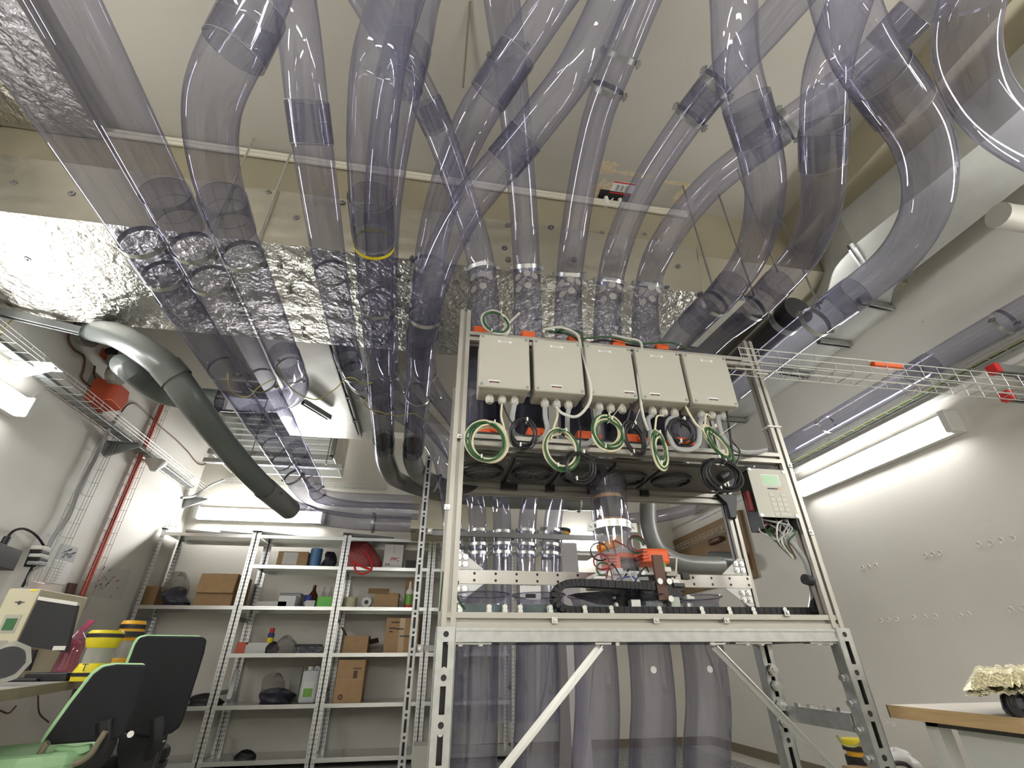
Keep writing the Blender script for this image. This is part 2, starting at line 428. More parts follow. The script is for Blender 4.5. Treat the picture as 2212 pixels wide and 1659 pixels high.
lamp((XL, -2.2, pL.z), (XL, -.63, pL.z), (1, 0, 0), 'lit fluorescent lamp on the left wall behind the camera')
lamp((XR, -.5, zR), (XR, 1.07, zR), (-1, 0, 0), 'lit fluorescent lamp on the right wall just beside the camera')  # unseen lamp added to make the room light more even
lamp((XL, .1, pL.z), (XL, 1.67, pL.z), (1, 0, 0), 'lit fluorescent lamp on the left wall just beside the camera')
lamp((-.9, YF, 2.5), (.67, YF, 2.5), (0, 1, 0), 'lit fluorescent lamp on the wall behind the camera')

for k, x in ((0, -1.25), (1, 1.35)):  # pendants added out of view to brighten back wall and machine front
    r_ = lamp((x, -2.0, 3.12), (x, -.43, 3.12), (0, 0, -1), ['lit fluorescent lamp hanging behind the camera, on the desk side', 'lit fluorescent lamp hanging behind the camera, on the table side'][k])
    for y in (-1.8, -.63): build('hanger_rod', MB().cyl((x, y, 3.12), (x, y, ZC-.003), .006, 8), 'zinc', r_)

# ================================================================ the clear tubes
def proj(p):
    d = V(p)-V((0, 0, CAMZ)); z = d.dot(cf)
    return (1106+FPX*d.dot(cr)/z, 829.5-FPX*d.dot(cu)/z) if z > .02 else (9e9, 9e9)
RT = 0.080
def resolve(pts):
    out = []
    for p in pts:
        if len(p) == 3: out.append(V(p))
        else: out.append(at(p[0], p[1], **{p[2]: p[3]}))
    return out
def nearest(path, q):
    return min(range(1, len(path)-1), key=lambda i: (proj(path[i])[0]-q[0])**2+(proj(path[i])[1]-q[1])**2)
def ring_part(name, path, i, r, L, m, root, n=26, half=None):
    c = path[i]; t = (path[i+1]-path[i-1]).normalized()
    return build(name, MB().tube([c-t*L/2, c-t*L/4, c+t*L/4, c+t*L/2], r, n, cap=False), m, root, smooth=True), c, t
def clamp(path, i, root, m='zinc', r=RT, lug=None):
    o, c, t = ring_part('pipe_clamp', path, i, r+.004, .024, m, root)
    s = t.cross(lug or cf).normalized()
    for k in (-1, 1):
        p = c+s*k*(r+.014)
        build('clamp_bolt', MB().obox(p, s*.012, t*.010, t.cross(s)*.008).cyl(p-t*.02, p+t*.02, .006, 8), 'dark_zinc', o)
    return o
def coupling(path, i, root, L=.15, r=RT, m='clear_pvc_socket'):
    o, c, t = ring_part('coupling', path, i, r+.005, L, m, root)
    for q, rr in ((0, r+.0015), (-L/2, r+.0057), (L/2, r+.0057)):
        build('socket_edge', MB().tube([c+t*q-t*.001, c+t*q+t*.001], rr, 26, cap=False), 'tray_grey', o, smooth=True)
    return o
TUBES = {}
def ctube(key, label, pts, couplings=(), clamps=(), m='clear_pvc', r=RT, group='clear pneumatic tubes', n=8, lug=None, cl=.15, name='pneumatic_tube'):
    P = resolve(pts); path = catmull(P, n)
    root = thing(name, label, 'tube', path[0], group)
    build('tube_wall', MB().tube(path, r, 28, cap=False), m, root, smooth=True)
    for q in couplings: coupling(path, nearest(path, q), root, cl, r)
    for q in clamps: clamp(path, nearest(path, q), root, r=r, lug=lug)
    TUBES[key] = (root, path)
    return root, path
Z1, Z2 = 2.40, 2.65
XA, XB_ = -1.258, -1.05
def line(x, z, y0, y1, k=8): return [(x, y0+(y1-y0)*i/k, z) for i in range(k+1)]
ctube('A', 'straight clear tube running under the foil duct, next to the left wall side',
      [(-1.235-.0212*y, y, Z1) for y in (-.8, 0, .8, 1.6, 2.4, 3.2, 3.8)]+[(630,1026,'Z',2.34),(658,1062,'Z',2.24),(700,1088,'Z',2.19),(770,1101,'Z',2.19),(843,1103,'Z',2.2),(905,1106,'Z',2.2)],
      [(405,650),(330,575),(560,905)], [(300,505),(345,590),(495,795),(600,962),(618,990),(634,1030)])
ctube('B', 'straight clear tube running under the foil duct, paired with the tube nearer the left wall',
      [(-1.03-.028*y, y, Z1) for y in (-.8, 0, .8, 1.6, 2.4, 3.2, 4.0, 4.7)]+[(690,1070,'Y',5.05),(730,1078,'Y',5.3),(785,1081,'Y',5.4),(843,1083,'Y',5.4),(900,1086,'Y',5.4)],
      [(370,430),(622,900),(655,975)], [(420,530),(455,605),(570,815),(680,1045),(686,1062)])
ctube('C', 'clear tube dropping in an S bend and turning left to the grey wall pipe',
      [(585,-70,'Z',2.75),(558,0,'Z',2.62),(530,64,'Z',2.5),(489,140,'Z',2.43),(463,209,'Z',Z1),(456,287,'Z',Z1),(466,371,'Z',Z1),(496,473,'Z',Z1),(527,554,'Z',Z1),(568,654,'Z',Z1),(608,753,'Z',Z1),(628,800,'Z',2.43),(640,832,'Z',2.50),(624,858,'Z',2.57),(580,868,'Z',2.59),(500,868,'Z',2.59),(425,862,'Z',2.59)],
      [(530,64),(500,465),(618,780)], [(530,555),(630,800)])
ctube('D', 'clear tube passing beside the S bend tube and curving towards the rear tube rack',
      [(625,-80,'Z',3.35),(636,-10,'Z',3.12),(650,100,'Z',2.95),(665,236,'Z',2.8),(681,354,'Z',2.7),(701,490,'Z',Z2),(716,590,'Z',Z2),(737,700,'Z',Z2),(753,775,'Z',Z2),(772,818,'Z',Z2),(805,850,'Y',3.55),(858,887,'Y',3.85),(912,930,'Y',4.16),(950,985,'Y',4.25),(966,1045,'Y',4.24),(974,1100,'Y',4.2),(979,1160,'Y',4.15),(979,1330,'Y',4.15),(977,1560,'Y',4.15)],
      [(668,262),(745,770)], [(715,585),(764,803),(979,1155)])
ctube('E', 'clear tube with a yellow tape ring running level to the grey elbow',
      [(895,-90,'Z',3.15),(860,0,'Z',2.8),(835,70,'Z',2.6),(815,160,'Z',2.46),(803,304,'Z',Z1),(802,435,'Z',Z1),(808,527,'Z',Z1),(813,640,'Z',Z1),(817,706,'Z',Z1),(820,775,'Z',Z1),(824,866,'Z',Z1),(827,907,'Z',Z1),(830,965,'Z',Z1)],
      [(805,470),(830,860),(830,985)], [(812,655),(826,870)], cl=.2)
ctube('E2', 'clear tube hanging just above the yellow ringed tube',
      [(935,-90,'Z',3.45),(905,0,'Z',3.14),(888,80,'Z',2.9),(866,165,'Z',2.72),(842,304,'Z',2.66),(828,432,'Z',Z2),(825,527,'Z',Z2),(829,660,'Z',Z2),(836,780,'Z',Z2),(860,838,'Y',3.5),(912,900,'Y',3.85),(962,955,'Y',4.05),(1003,1015,'Y',4.13),(1026,1075,'Y',4.15),(1032,1160,'Y',4.15),(1031,1330,'Y',4.15),(1030,1560,'Y',4.15)],
      [(872,145)], [(827,575),(829,640),(840,800),(1032,1150)])
ctube('G1', 'clear tube crossing behind the lower of the two slanting tubes',
      [(1270,-100,'Z',3.3),(1195,0,'Z',3.15),(1140,80,'Z',3.06),(1094,149,'Z',2.98),(1024,260,'Z',2.88),(976,371,'Z',2.87),(946,473,'Z',2.8),(929,560,'Z',2.68),(920,650,'Z',Z2),(916,730,'Z',Z2),(917,795,'Z',Z2),(942,850,'Y',3.5),(988,912,'Y',3.88),(1034,980,'Y',4.08),(1066,1042,'Y',4.14),(1082,1095,'Y',4.15),(1085,1160,'Y',4.15),(1084,1330,'Y',4.15),(1082,1560,'Y',4.15)],
      [(1085,160)], [(925,578),(918,800),(1085,1150)], cl=.2)
ctube('G2', 'slanting clear tube with a bright coupling that levels out to the second grey elbow',
      [(1375,-110,'Z',3.36),(1318,0,'Z',3.17),(1280,80,'Z',3.05),(1236,162,'Z',2.93),(1170,250,'Z',2.84),(1111,324,'Z',2.78),(1058,385,'Z',2.71),(1008,449,'Z',2.64),(955,550,'Z',2.55),(927,630,'Z',2.45),(917,690,'Z',Z1),(910,752,'Z',Z1),(904,843,'Z',Z1),(898,907,'Z',Z1),(892,975,'Z',Z1)],
      [(1111,324),(912,735),(893,985)], [(917,684),(903,850)])
XM = [0.211, 0.443, 0.675, 0.9, 1.13]; YM = 2.03
FT = [
 ('F1','clear feed tube above the first junction box, bending away to the left',
  [(XM[0],YM,2.25),(1048,685,'Y',YM),(1042,590,'Y',YM),(1028,520,'Z',3.02),(1003,440,'Z',3.18),(966,330,'Z',3.34),(935,252,'Z',3.42),(880,145,'Z',3.46),(818,37,'Z',3.46),(750,-80,'Z',3.46)], (1042,582), [(935,252)]),
 ('F2','clear feed tube above the second junction box, rising almost straight',
  [(XM[1],YM,2.25),(1140,685,'Y',YM),(1138,590,'Y',YM),(1133,490,'Z',3.07),(1127,405,'Z',3.2),(1113,253,'Z',3.36),(1098,111,'Z',3.40),(1084,0,'Z',3.38),(1076,-80,'Z',3.38)], (1138,582), []),
 ('F3','clear feed tube above the third junction box with a double clamp high up',
  [(XM[2],YM,2.25),(1228,700,'Y',YM),(1230,600,'Y',YM),(1236,540,'Z',2.98),(1249,450,'Z',3.13),(1266,360,'Z',3.25),(1294,245,'Z',3.35),(1334,140,'Z',3.4),(1390,0,'Z',3.5),(1425,-80,'Z',3.56)], (1230,594), []),
 ('F4','clear feed tube above the fourth junction box, bending to the upper right',
  [(XM[3],YM,2.25),(1312,712,'Y',YM),(1318,610,'Y',YM),(1332,545,'Z',2.96),(1361,465,'Z',3.09),(1402,385,'Z',3.19),(1452,308,'Z',3.25),(1516,220,'Z',3.28),(1583,142,'Z',3.28),(1661,55,'Z',3.28),(1735,-30,'Z',3.28)], (1318,606), [(1512,225)]),
 ('F5','clear feed tube above the fifth junction box, sweeping to the far upper right',
  [(XM[4],YM,2.25),(1395,719,'Y',YM),(1400,615,'Y',YM),(1424,545,'Z',2.92),(1474,468,'Z',3.03),(1540,395,'Z',3.13),(1614,335,'Z',3.2),(1702,268,'Z',3.24),(1766,223,'Z',3.25),(1830,172,'Z',3.26),(1890,118,'Z',3.27),(1945,61,'Z',3.28),(2020,-15,'Z',3.28)], (1400,612), [(1660,300),(1935,72)]),
]
for key, lab, pts, clq, cps in FT:
    root, path = ctube(key, lab, pts, cps, [clq], group='feed tubes into the tube machine', lug=V((0, 1, 0)))
    # white dots glued round the tube under the clamp
    c0 = at(*clq, Y=YM); 
    for (ax, dz) in [(-.9, -.10), (-.2, -.09), (.35, -.10), (-.85, -.19), (-.15, -.18)]:
        k = XM[int(key[1])-1]; n_ = V((math.sin(ax), -math.cos(ax), 0)); tt = V((math.cos(ax), math.sin(ax), 0))
        z = c0.z+dz-.02
        xx = k+(c0.x-k)*max(0, (z-2.3)/(c0.z-2.3))
        c = V((xx, YM, z))+n_*(RT+.001)
        poly = [c+tt*math.cos(2*math.pi*j/14)*.021+V((0, 0, math.sin(2*math.pi*j/14)*.024)) for j in range(14)]
        build('sticker_dot', MB().prism(poly, n_*.001), 'dot_grey', root)
# extra clamps on F3 high up
for key, qs in (('F3', ((1342,120),(1312,195))), ('F2', ((1098,105),)), ('F4', ((1488,252),(1545,185))), ('F5', ((1700,270),))):
    for q in qs: clamp(TUBES[key][1], nearest(TUBES[key][1], q), TUBES[key][0], m='dark_zinc')
xr1 = at(1492, 702, Z=2.62); xr2 = at(1556, 719, Z=2.6); xr3 = at(1607, 820, Z=Z1)
ctube('R1', 'clear tube bulging right and running back over the fifth junction box',
      [(1575,-90,'Z',3.15),(1584,0,'Z',2.98),(1590,135,'Z',2.8),(1604,200,'Z',2.73),(1626,270,'Z',2.67),(1652,388,'Z',2.63),(1646,473,'Z',2.62),(1617,560,'Z',2.62),(1558,640,'Z',2.62),(1492,702,'Z',2.62),(xr1.x,3.0,2.62),(xr1.x,3.4,2.6),(xr1.x-.25,3.85,2.52),(1185,1000,'Y',4.1),(1148,1075,'Y',4.14),(1138,1160,'Y',4.15),(1137,1330,'Y',4.15),(1135,1560,'Y',4.15)],
      [(1628,262),(1570,632),(1510,690)], [(1545,655),(1137,1150)])
ctube('R2', 'clear tube right of the bulging tube, running back beside the black capped pipe',
      [(1868,-90,'Z',3.3),(1836,0,'Z',3.05),(1806,84,'Z',2.88),(1785,169,'Z',2.74),(1778,314,'Z',2.63),(1778,412,'Z',2.6),(1763,485,'Z',2.6),(1728,557,'Z',2.6),(1680,612,'Z',2.6),(1634,658,'Z',2.6),(1556,719,'Z',2.6),(xr2.x,3.1,2.6),(xr2.x,3.5,2.58),(xr2.x-.3,3.96,2.5),(1255,985,'Y',4.1),(1208,1065,'Y',4.14),(1191,1160,'Y',4.15),(1190,1330,'Y',4.15),(1188,1560,'Y',4.15)],
      [(1778,320),(1665,628),(1600,690)], [(1625,668),(1190,1150)])
ctube('R3', 'large curving clear tube that swings wide before running back below the right duct',
      [(1795,-120,'Z',2.7),(1822,0,'Z',2.56),(1853,90,'Z',2.48),(1915,185,'Z',2.43),(1985,287,'Z',Z1),(2008,388,'Z',Z1),(1990,475,'Z',Z1),(1932,562,'Z',Z1),(1850,630,'Z',Z1),(1772,688,'Z',Z1),(1690,752,'Z',Z1),(1607,820,'Z',Z1),(xr3.x,3.5,Z1),(xr3.x,3.9,Z1)],
      [(1922,192),(1815,655)], [(1765,690)])
ctube('R4', 'clear tube bending out of the picture beside the right wall',
      [(2125,-90,'Z',2.7),(2098,0,'Z',2.56),(2086,84,'Z',2.52),(2098,160,'Z',2.5),(2142,238,'Z',2.5),(2211,297,'Z',2.5),(2310,345,'Z',2.5),(2450,370,'Z',2.5)])
ctube('P', 'long clear tube clamped along the right wall above the wire tray',
      [at(2400,570,X=XR-.19), at(2212,672,X=XR-.19), at(2060,757,X=XR-.19), at(1950,822,X=XR-.19), at(1800,908,X=XR-.19), at(1700,965,X=XR-.19), at(1640,1003,X=XR-.19), (1560,1062,'Y',5.4), (1500,1095,'Y',5.75),(1440,1112,'Y',5.9),(1370,1121,'Y',5.95),(1290,1124,'Y',5.95)],
      [(1990,800)], [(2170,700),(1790,912),(1560,1062)], lug=V((0, 1, 0)))
# yellow tape ring on tube E
o, c, t = ring_part('yellow_tape', TUBES['E'][1], nearest(TUBES['E'][1], (808,530)), RT+.003, .016, 'yellow', TUBES['E'][0])
# ---- grey pipes
def gpipe(label, pts, m='grey_pvc', r=RT, sockets=(), clamps=(), n=8, name='grey_pipe', group=None):
    path = catmull(resolve(pts), n); root = thing(name, label, 'pipe', path[0], group)
    build('pipe_body', MB().tube(path, r, 24, cap=False), m, root, smooth=True)
    for q, L in sockets:
        ring_part('pipe_socket', path, nearest(path, q), r+.006, L, 'grey_pvc_light' if L > .3 else m, root)
    for q in clamps: clamp(path, nearest(path, q), root, r=r)
    return root, path
gl = at(190, 715, X=XL+.02)
gw = gpipe('dark grey plastic pipe leaving the left wall and running down to the back wall',
      [(gl.x, gl.y, gl.z),(225,718,'W',50),(262,728,'W',55),(312,757,'W',58),(365,800,'W',59),(405,853,'W',58),(470,940,'W',51.5),(540,1023,'W',45.5),(590,1070,'W',41.5),(616,1092,'W',39.5)],
      sockets=[((372,808),.1),((600,1080),.5)], clamps=[((585,1062)),((620,1094))])
gp = gw[1][-1]
ctube('W', 'clear tube taking over from the dark grey pipe along the back wall',
      [tuple(gp),(650,1106,'Y',gp.y+.3),(700,1118,'Y',gp.y+.6),(770,1127,'Y',gp.y+.75),(843,1131,'Y',gp.y+.75),(900,1133,'Y',gp.y+.75)], [(660,1110)], [(805,1129)])
gl2 = at(262, 788, X=XL+.02)
gpipe('charcoal grey pipe from the left wall joining the clear S bend tube',
      [(gl2.x, gl2.y, gl2.z),(284,800,'Z',2.6),(310,822,'Z',2.6),(350,848,'Z',2.59),(400,860,'Z',2.59),(432,863,'Z',2.59),(470,866,'Z',2.59)], sockets=[((455,864),.12)])
gpipe('grey elbow pipe turning right from the yellow ringed tube',
      [(830,955,'Z',Z1),(831,985,'Z',Z1),(840,1012,'Z',2.37),(866,1040,'Y',4.85),(910,1056,'Y',4.95),(960,1068,'Y',5.0),(1060,1080,'Y',5.0),(1170,1085,'Y',5.0),(1300,1088,'Y',5.0)], 'grey_pvc_light', sockets=[((1236,1086),.08)], clamps=[(1245,1086)])
gpipe('grey elbow pipe turning right beside the slotted steel post',
      [(892,962,'Z',Z1),(891,990,'Z',2.39),(898,1012,'Z',2.36),(922,1035,'Y',4.6),(958,1050,'Y',4.68),(1010,1062,'Y',4.7)], 'grey_pvc_light', clamps=[(945,1044)])
gpipe('grey plastic pipe bending under the clear tubes on the brown wall board',
      [(xr3.x,3.88,Z1),(xr3.x-.01,4.08,2.38),(1408,1035,'Y',4.28),(1400,1085,'Y',4.3),(1402,1140,'Y',4.3),(1420,1185,'Y',4.3),(1460,1212,'Y',4.3),(1520,1221,'Y',4.3),(1560,1222,'Y',4.3)], 'grey_pvc_light')
o = gpipe('short dark grey pipe stub with an open end on the brown wall board',
      [(1538,1206,'X',XR-.124),(1570,1208,'X',XR-.124),(1600,1211,'X',XR-.124)])
# ---- black capped pipe
bc = at(1725, 668, Z=2.58)
root = thing('capped_pipe', 'black pipe closed with a black cap between the clear tubes', 'pipe', bc)
dirn = V((-.02, 1, 0)).normalized()
build('pipe_body', MB().cyl(bc+dirn*.06, bc+dirn*2.2, RT, 24, cap=False), 'dark_plate', root, smooth=True)
build('end_cap', MB().lathe(bc, dirn, [(0, .001), (0, RT+.004), (.005, RT+.008), (.085, RT+.008)], 28), 'black_plastic', root, smooth=True)
build('pipe_clamp', MB().tube([bc+dirn*.09, bc+dirn*.13], RT+.008, 24, cap=False), 'zinc', root, smooth=True)
build('clamp_bolt', MB().cbox(bc+dirn*.11+V((.1, 0, -.02)), (.02, .03, .02)).cbox(bc+dirn*.11+V((-.1, 0, .02)), (.02, .03, .02)), 'dark_zinc', root)
sp = at(1500, 748, Z=2.56); sq = at(1602, 650, Z=2.56)
st = build('steel_angle', MB().bar(sp, sq, .045, .004).bar(sp+V((.02, 0, .02)), sq+V((.02, 0, .02)), .004, .045), 'louvre')
tag(st, 'bright steel angle strip between two clear tubes', 'steel strip')

# thin earth wires linking the clamps
for lab, pts in [('thin yellow earth wire sagging between the paired straight tubes', [(492,806),(500,845),(530,858),(562,834),(592,818)]),
                 ('thin yellow earth wire sagging from the S bend tube to its neighbour', [(600,792),(636,845),(680,863),(722,842),(756,815),(790,830),(805,826)]),
                 ('thin yellow earth wire linking the yellow ringed tube and the slanting tube', [(795,855),(787,870),(800,884),(826,891),(860,899),(892,893),(916,905),(930,890)])]:
    tag(build('earth_wire', MB().tube(catmull([at(x, y, Z=2.30) for x, y in pts], 6), .0035, 6), 'cable_yellow', smooth=True), lab, 'cable')
# ================================================================ foil duct under the ceiling
def crumple(p00, p10, p11, p01, nx, ny, amp, nrm, seed=1):
    rnd = random.Random(seed); g = []
    p00, p10, p11, p01 = map(V, (p00, p10, p11, p01)); nrm = V(nrm)
    ph = [(rnd.uniform(3, 30), rnd.uniform(3, 30), rnd.uniform(0, 6.28)) for _ in range(7)]
    for j in range(ny+1):
        row = []
        for i in range(nx+1):
            u, v_ = i/nx, j/ny
            p = p00.lerp(p10, u).lerp(p01.lerp(p11, u), v_)
            e = 1 if 0 < j < ny and 0 < i < nx else .35
            h = sum(math.sin(a*u+b*v_+c) for a, b, c in ph)/7*amp+rnd.uniform(-.3, .3)*amp
            row.append(p+nrm*h*e)
        g.append(row)
    return MB().sheet(g)
def duct_pin(p, nrm, parent):
    n_ = V(nrm)
    build('insulation_pin', MB().lathe(V(p)+n_*.002, n_, [(0, .019), (.003, .018), (.004, .007), (.012, .005), (.012, .0005)], 12), 'dark_zinc', parent, smooth=True)
FX1, FY0, FY1, FZ0, FZ1 = 1.66, 2.13, 3.13, 3.0, 3.42; FXL = XL+.015
duct = thing('foil_duct', 'wide air duct wrapped in crinkled silver foil under the ceiling beam', 'duct', ((XL+FX1)/2, 2.6, FZ0))
build('bottom_panel', crumple((FXL, FY0, FZ0), (FX1, FY0, FZ0), (FX1-.12, FY1, FZ0), (FXL, FY1, FZ0), 90, 24, .012, (0, 0, 1), 3), 'foil', duct, smooth=True)
build('front_panel', crumple((FXL, FY0, FZ1+.03), (FX1+.05, FY0, FZ1+.03), (FX1, FY0, FZ0), (FXL, FY0, FZ0), 90, 12, .008, (0, 1, 0), 4), 'foil_side', duct, smooth=True)
build('rear_panel', crumple((FXL, FY1, FZ0), (FX1-.12, FY1, FZ0), (FX1-.1, FY1, FZ1), (FXL, FY1, FZ1), 60, 8, .008, (0, 1, 0), 5), 'foil_side', duct, smooth=True)
build('end_panel', crumple((FX1, FY0, FZ0), (FX1-.12, FY1, FZ0), (FX1-.1, FY1, FZ1), (FX1+.05, FY0, FZ1), 16, 8, .02, (1, 0, 0), 6), 'foil', duct, smooth=True)
build('top_panel', MB().box((FXL, FY0+.02, FZ1-.01), (FX1-.1, FY1-.02, FZ1)), 'foil_side', duct)
for i, (px, py) in enumerate([(605,575),(625,632),(655,710),(880,605),(985,608),(1015,660),(890,730),(790,600),(1090,535),(1190,490),(1250,640),(1340,650),(1440,620),(1160,690),(60,560),(225,640),(300,690),(1060,720)]):
    duct_pin(at(px, py, Z=FZ0), (0, 0, -1), duct)
for px, py in [(580,415),(740,437),(30,395),(155,418),(1097,487),(1300,503),(1392,507),(1465,575),(1098,560),(1010,520),(1240,560),(640,470)]:
    duct_pin(at(px, py, Y=FY0), (0, -1, 0), duct)
for px, py in [(437,470),(547,490)]:
    p = at(px, py, Z=FZ0); build('threaded_rod', MB().cyl((p.x, FY0-.02, FZ0-.02), (p.x, FY0-.02, ZC-.003), .006, 8), 'zinc', duct)
for px, py in [(1537,611),(1625,628),(1676,576),(1767,657)]:
    p = at(px, py, Z=2.95); build('threaded_rod', MB().cyl((p.x, p.y, 2.9), (p.x, p.y, ZC-.003), .006, 8), 'dark_zinc', duct)
# branch towards the camera, one level higher
BZ = 3.78
bx0, bx1 = max(at(55, 310, Z=BZ).x-.25, XL+.13), at(238, 330, Z=BZ).x
br = thing('foil_branch_duct', 'foil wrapped branch duct above the pair of straight tubes', 'duct', ((bx0+bx1)/2, .8, BZ))
build('bottom_panel', crumple((bx0-.1, -1.5, BZ), (bx1, -1.5, BZ), (bx1, 2.19, BZ), (bx0, 2.19, BZ), 20, 60, .014, (0, 0, 1), 8), 'foil', br, smooth=True)
build('side_panel', crumple((bx0-.1, -1.5, BZ), (bx0, 2.19, BZ), (bx0, 2.19, ZC-.002), (bx0-.1, -1.5, ZC-.002), 50, 4, .01, (1, 0, 0), 9), 'foil_side', br, smooth=True)
build('side_panel', crumple((bx1, -1.5, BZ), (bx1, 2.19, BZ), (bx1, 2.19, ZC-.002), (bx1, -1.5, ZC-.002), 50, 4, .01, (1, 0, 0), 10), 'foil_side', br, smooth=True)
# bare sheet metal duct leading on towards the back wall
sx0, sx1 = -1.62, -.62
md = thing('sheet_metal_duct', 'bare shiny sheet metal duct leading back from the foil duct', 'duct', (-1.1, 4, 3.02))
build('bottom_panel', crumple((sx0, FY1, 3.06), (sx1, FY1, 3.06), (sx1, 5.1, 3.06), (sx0, 5.1, 3.06), 12, 16, .006, (0, 0, 1), 11), 'sheet_metal', md, smooth=True)
build('side_panel', MB().box((sx0-.005, FY1, 3.06), (sx0, 5.1, 3.5)), 'sheet_metal', md)
build('side_panel', MB().box((sx1, FY1, 3.06), (sx1+.005, 5.1, 3.5)), 'sheet_metal', md)
build('end_panel', MB().box((sx0, 5.1, 3.06), (sx1, 5.105, 3.9)), 'wall_paint_back', md)
def strut(name, a, b, parent, w_=.041, m='galvanised', up=(0, 0, 1)):
    """open steel channel: three thin walls and a row of slots"""
    a = V(a); b = V(b); d = (b-a).normalized(); u = V(up); x = d.cross(u).normalized(); u = x.cross(d)
    mb = MB().obox((a+b)/2+u*w_*.48, (b-a)/2, x*w_/2, u*.0015)
    for k in (-1, 1):
        mb.obox((a+b)/2+x*k*w_*.48, (b-a)/2, x*.0015, u*w_/2).obox((a+b)/2+x*k*w_*.36-u*w_*.48, (b-a)/2, x*w_*.13, u*.0015)
    return build(name, mb, m, parent)
s1, s2 = at(712, 745, Z=3.0), at(748, 888, Z=3.0)
strut('hanger_channel', (s1.x, s1.y, 3.03), (s1.x+.03, 4.95, 3.03), md)
for yy in (3.5, 4.0, 4.5): build('channel_bolt', MB().cyl((s1.x+.01, yy, 3.0), (s1.x+.05, yy, 3.0), .012, 8), 'dark_zinc', md)
s3, s4 = at(655, 868, Z=3.0), at(712, 903, Z=3.0)
strut('hanger_channel', s3, s4, md, .05)
# louvre box
lb = thing('louvre_box', 'sheet metal air box with white louvre slats near the back wall', 'vent', (-2.2, 5.9, 3.05))
g0, g1, g2, g3 = at(400, 884, Y=5.6), at(690, 908, Y=5.6), at(718, 993, Y=5.6), at(473, 972, Y=5.6)
gx0, gx1 = g3.x-.1, g2.x; gzt, gzb = (g0.z+g1.z)/2, (g2.z+g3.z)/2
build('frame_rail', MB().box((gx0, 5.56, gzt-.03), (gx1, 5.62, gzt+.03)), 'galvanised', lb)
build('frame_rail', MB().box((gx0, 5.56, gzb-.03), (gx1, 5.62, gzb+.02)), 'galvanised', lb)
build('frame_rail', MB().box((gx1-.03, 5.56, gzb), (gx1, 5.62, gzt)), 'galvanised', lb)
build('side_panel', MB().box((gx1, 5.62, gzb), (gx1+.01, 6.35, gzt+.25)), 'sheet_metal', lb)
build('side_panel', MB().box((gx0, 5.62, gzb), (gx0+.01, 6.35, gzt+.25)), 'sheet_metal', lb)
build('back_panel', MB().box((gx0, 6.3, gzb), (gx1, 6.33, gzt+.25)), 'louvre', lb)
build('top_panel', MB().box((gx0, 5.6, gzt+.22), (gx1, 6.33, gzt+.25)), 'louvre', lb)
for i in range(7):
    z = gzb+.04+(gzt-gzb-.06)*i/6
    build('louvre_slat', MB().obox(((gx0+gx1)/2, 5.68, z), V(((gx1-gx0)/2, 0, 0)), V((0, .045, .03)), V((0, -.001, .0015))), 'louvre', lb)
strut('support_channel', (gx0-.05, 5.66, gzb-.09), (gx1+.12, 5.66, gzb-.09), lb, .05)
for x in (gx0+.5, gx1-.04):
    build('threaded_rod', MB().cyl((x, 5.5, gzb-.12), (x, 5.5, ZC-.003), .006, 8), 'dark_zinc', lb)
# ---------------------------------------------------------------- right duct with the double bend
RZ = 3.32
def edge(pts): return catmull([at(px, py, Z=RZ) for px, py in pts], 6)
eL = [at(1846,529,Z=RZ).x, at(2092,380,Z=RZ).x]; eR = [at(1970,585,Z=RZ).x, at(2119,474,Z=RZ).x]
xl, xr = sum(eL)/2, sum(eR)/2
lower = at(1867, 743, Z=RZ).x
L_ = [V((xl, -2.5, RZ)), V((xl, 1.0, RZ))]+edge([(1846,529),(1805,575),(1788,625),(1775,655)]); 
R_ = [V((xr, -2.5, RZ)), V((xr, 1.0, RZ))]+edge([(1972,585),(1937,618),(1920,675),(1867,743)])
shift = R_[-1].x-xr; wd = xr-xl
L_ += [V((L_[-1].x, 4.2, RZ)), V((L_[-1].x, 5.6, RZ))]; R_ += [V((R_[-1].x, 4.2, RZ)), V((R_[-1].x, 5.6, RZ))]
rd = thing('bent_air_duct', 'flat silver sheet metal duct with a double bend along the right wall', 'duct', (xl, 2, RZ))
mb = MB(); k = min(len(L_), len(R_)); mb.sheet([[L_[i], R_[i]] for i in range(k)])
build('bottom_panel', mb, 'duct_grey', rd)
hgt = V((0, 0, .3))
build('side_panel', MB().sheet([[p, p+hgt] for p in L_]), 'duct_grey', rd)
build('side_panel', MB().sheet([[p, p+hgt] for p in R_]), 'duct_grey', rd)
build('top_panel', MB().sheet([[L_[i]+hgt, R_[i]+hgt] for i in range(k)]), 'duct_grey', rd)
build('seam', MB().tube([p+V((0, 0, -.004)) for p in L_[2:-2]], .006, 6), 'dark_zinc', rd)
build('seam', MB().tube([p+V((0, 0, -.004)) for p in R_[2:-2]], .006, 6), 'dark_zinc', rd)
for (xa, ya, xb, yb) in [(1768,737,1870,750),(1686,803,1768,815),(1855,652,1928,668),(1560,905,1640,912),(1838,532,1866,574)]:
    strut('hanger_channel', at(xa, ya, Z=RZ-.03), at(xb, yb, Z=RZ-.03), rd, .045)
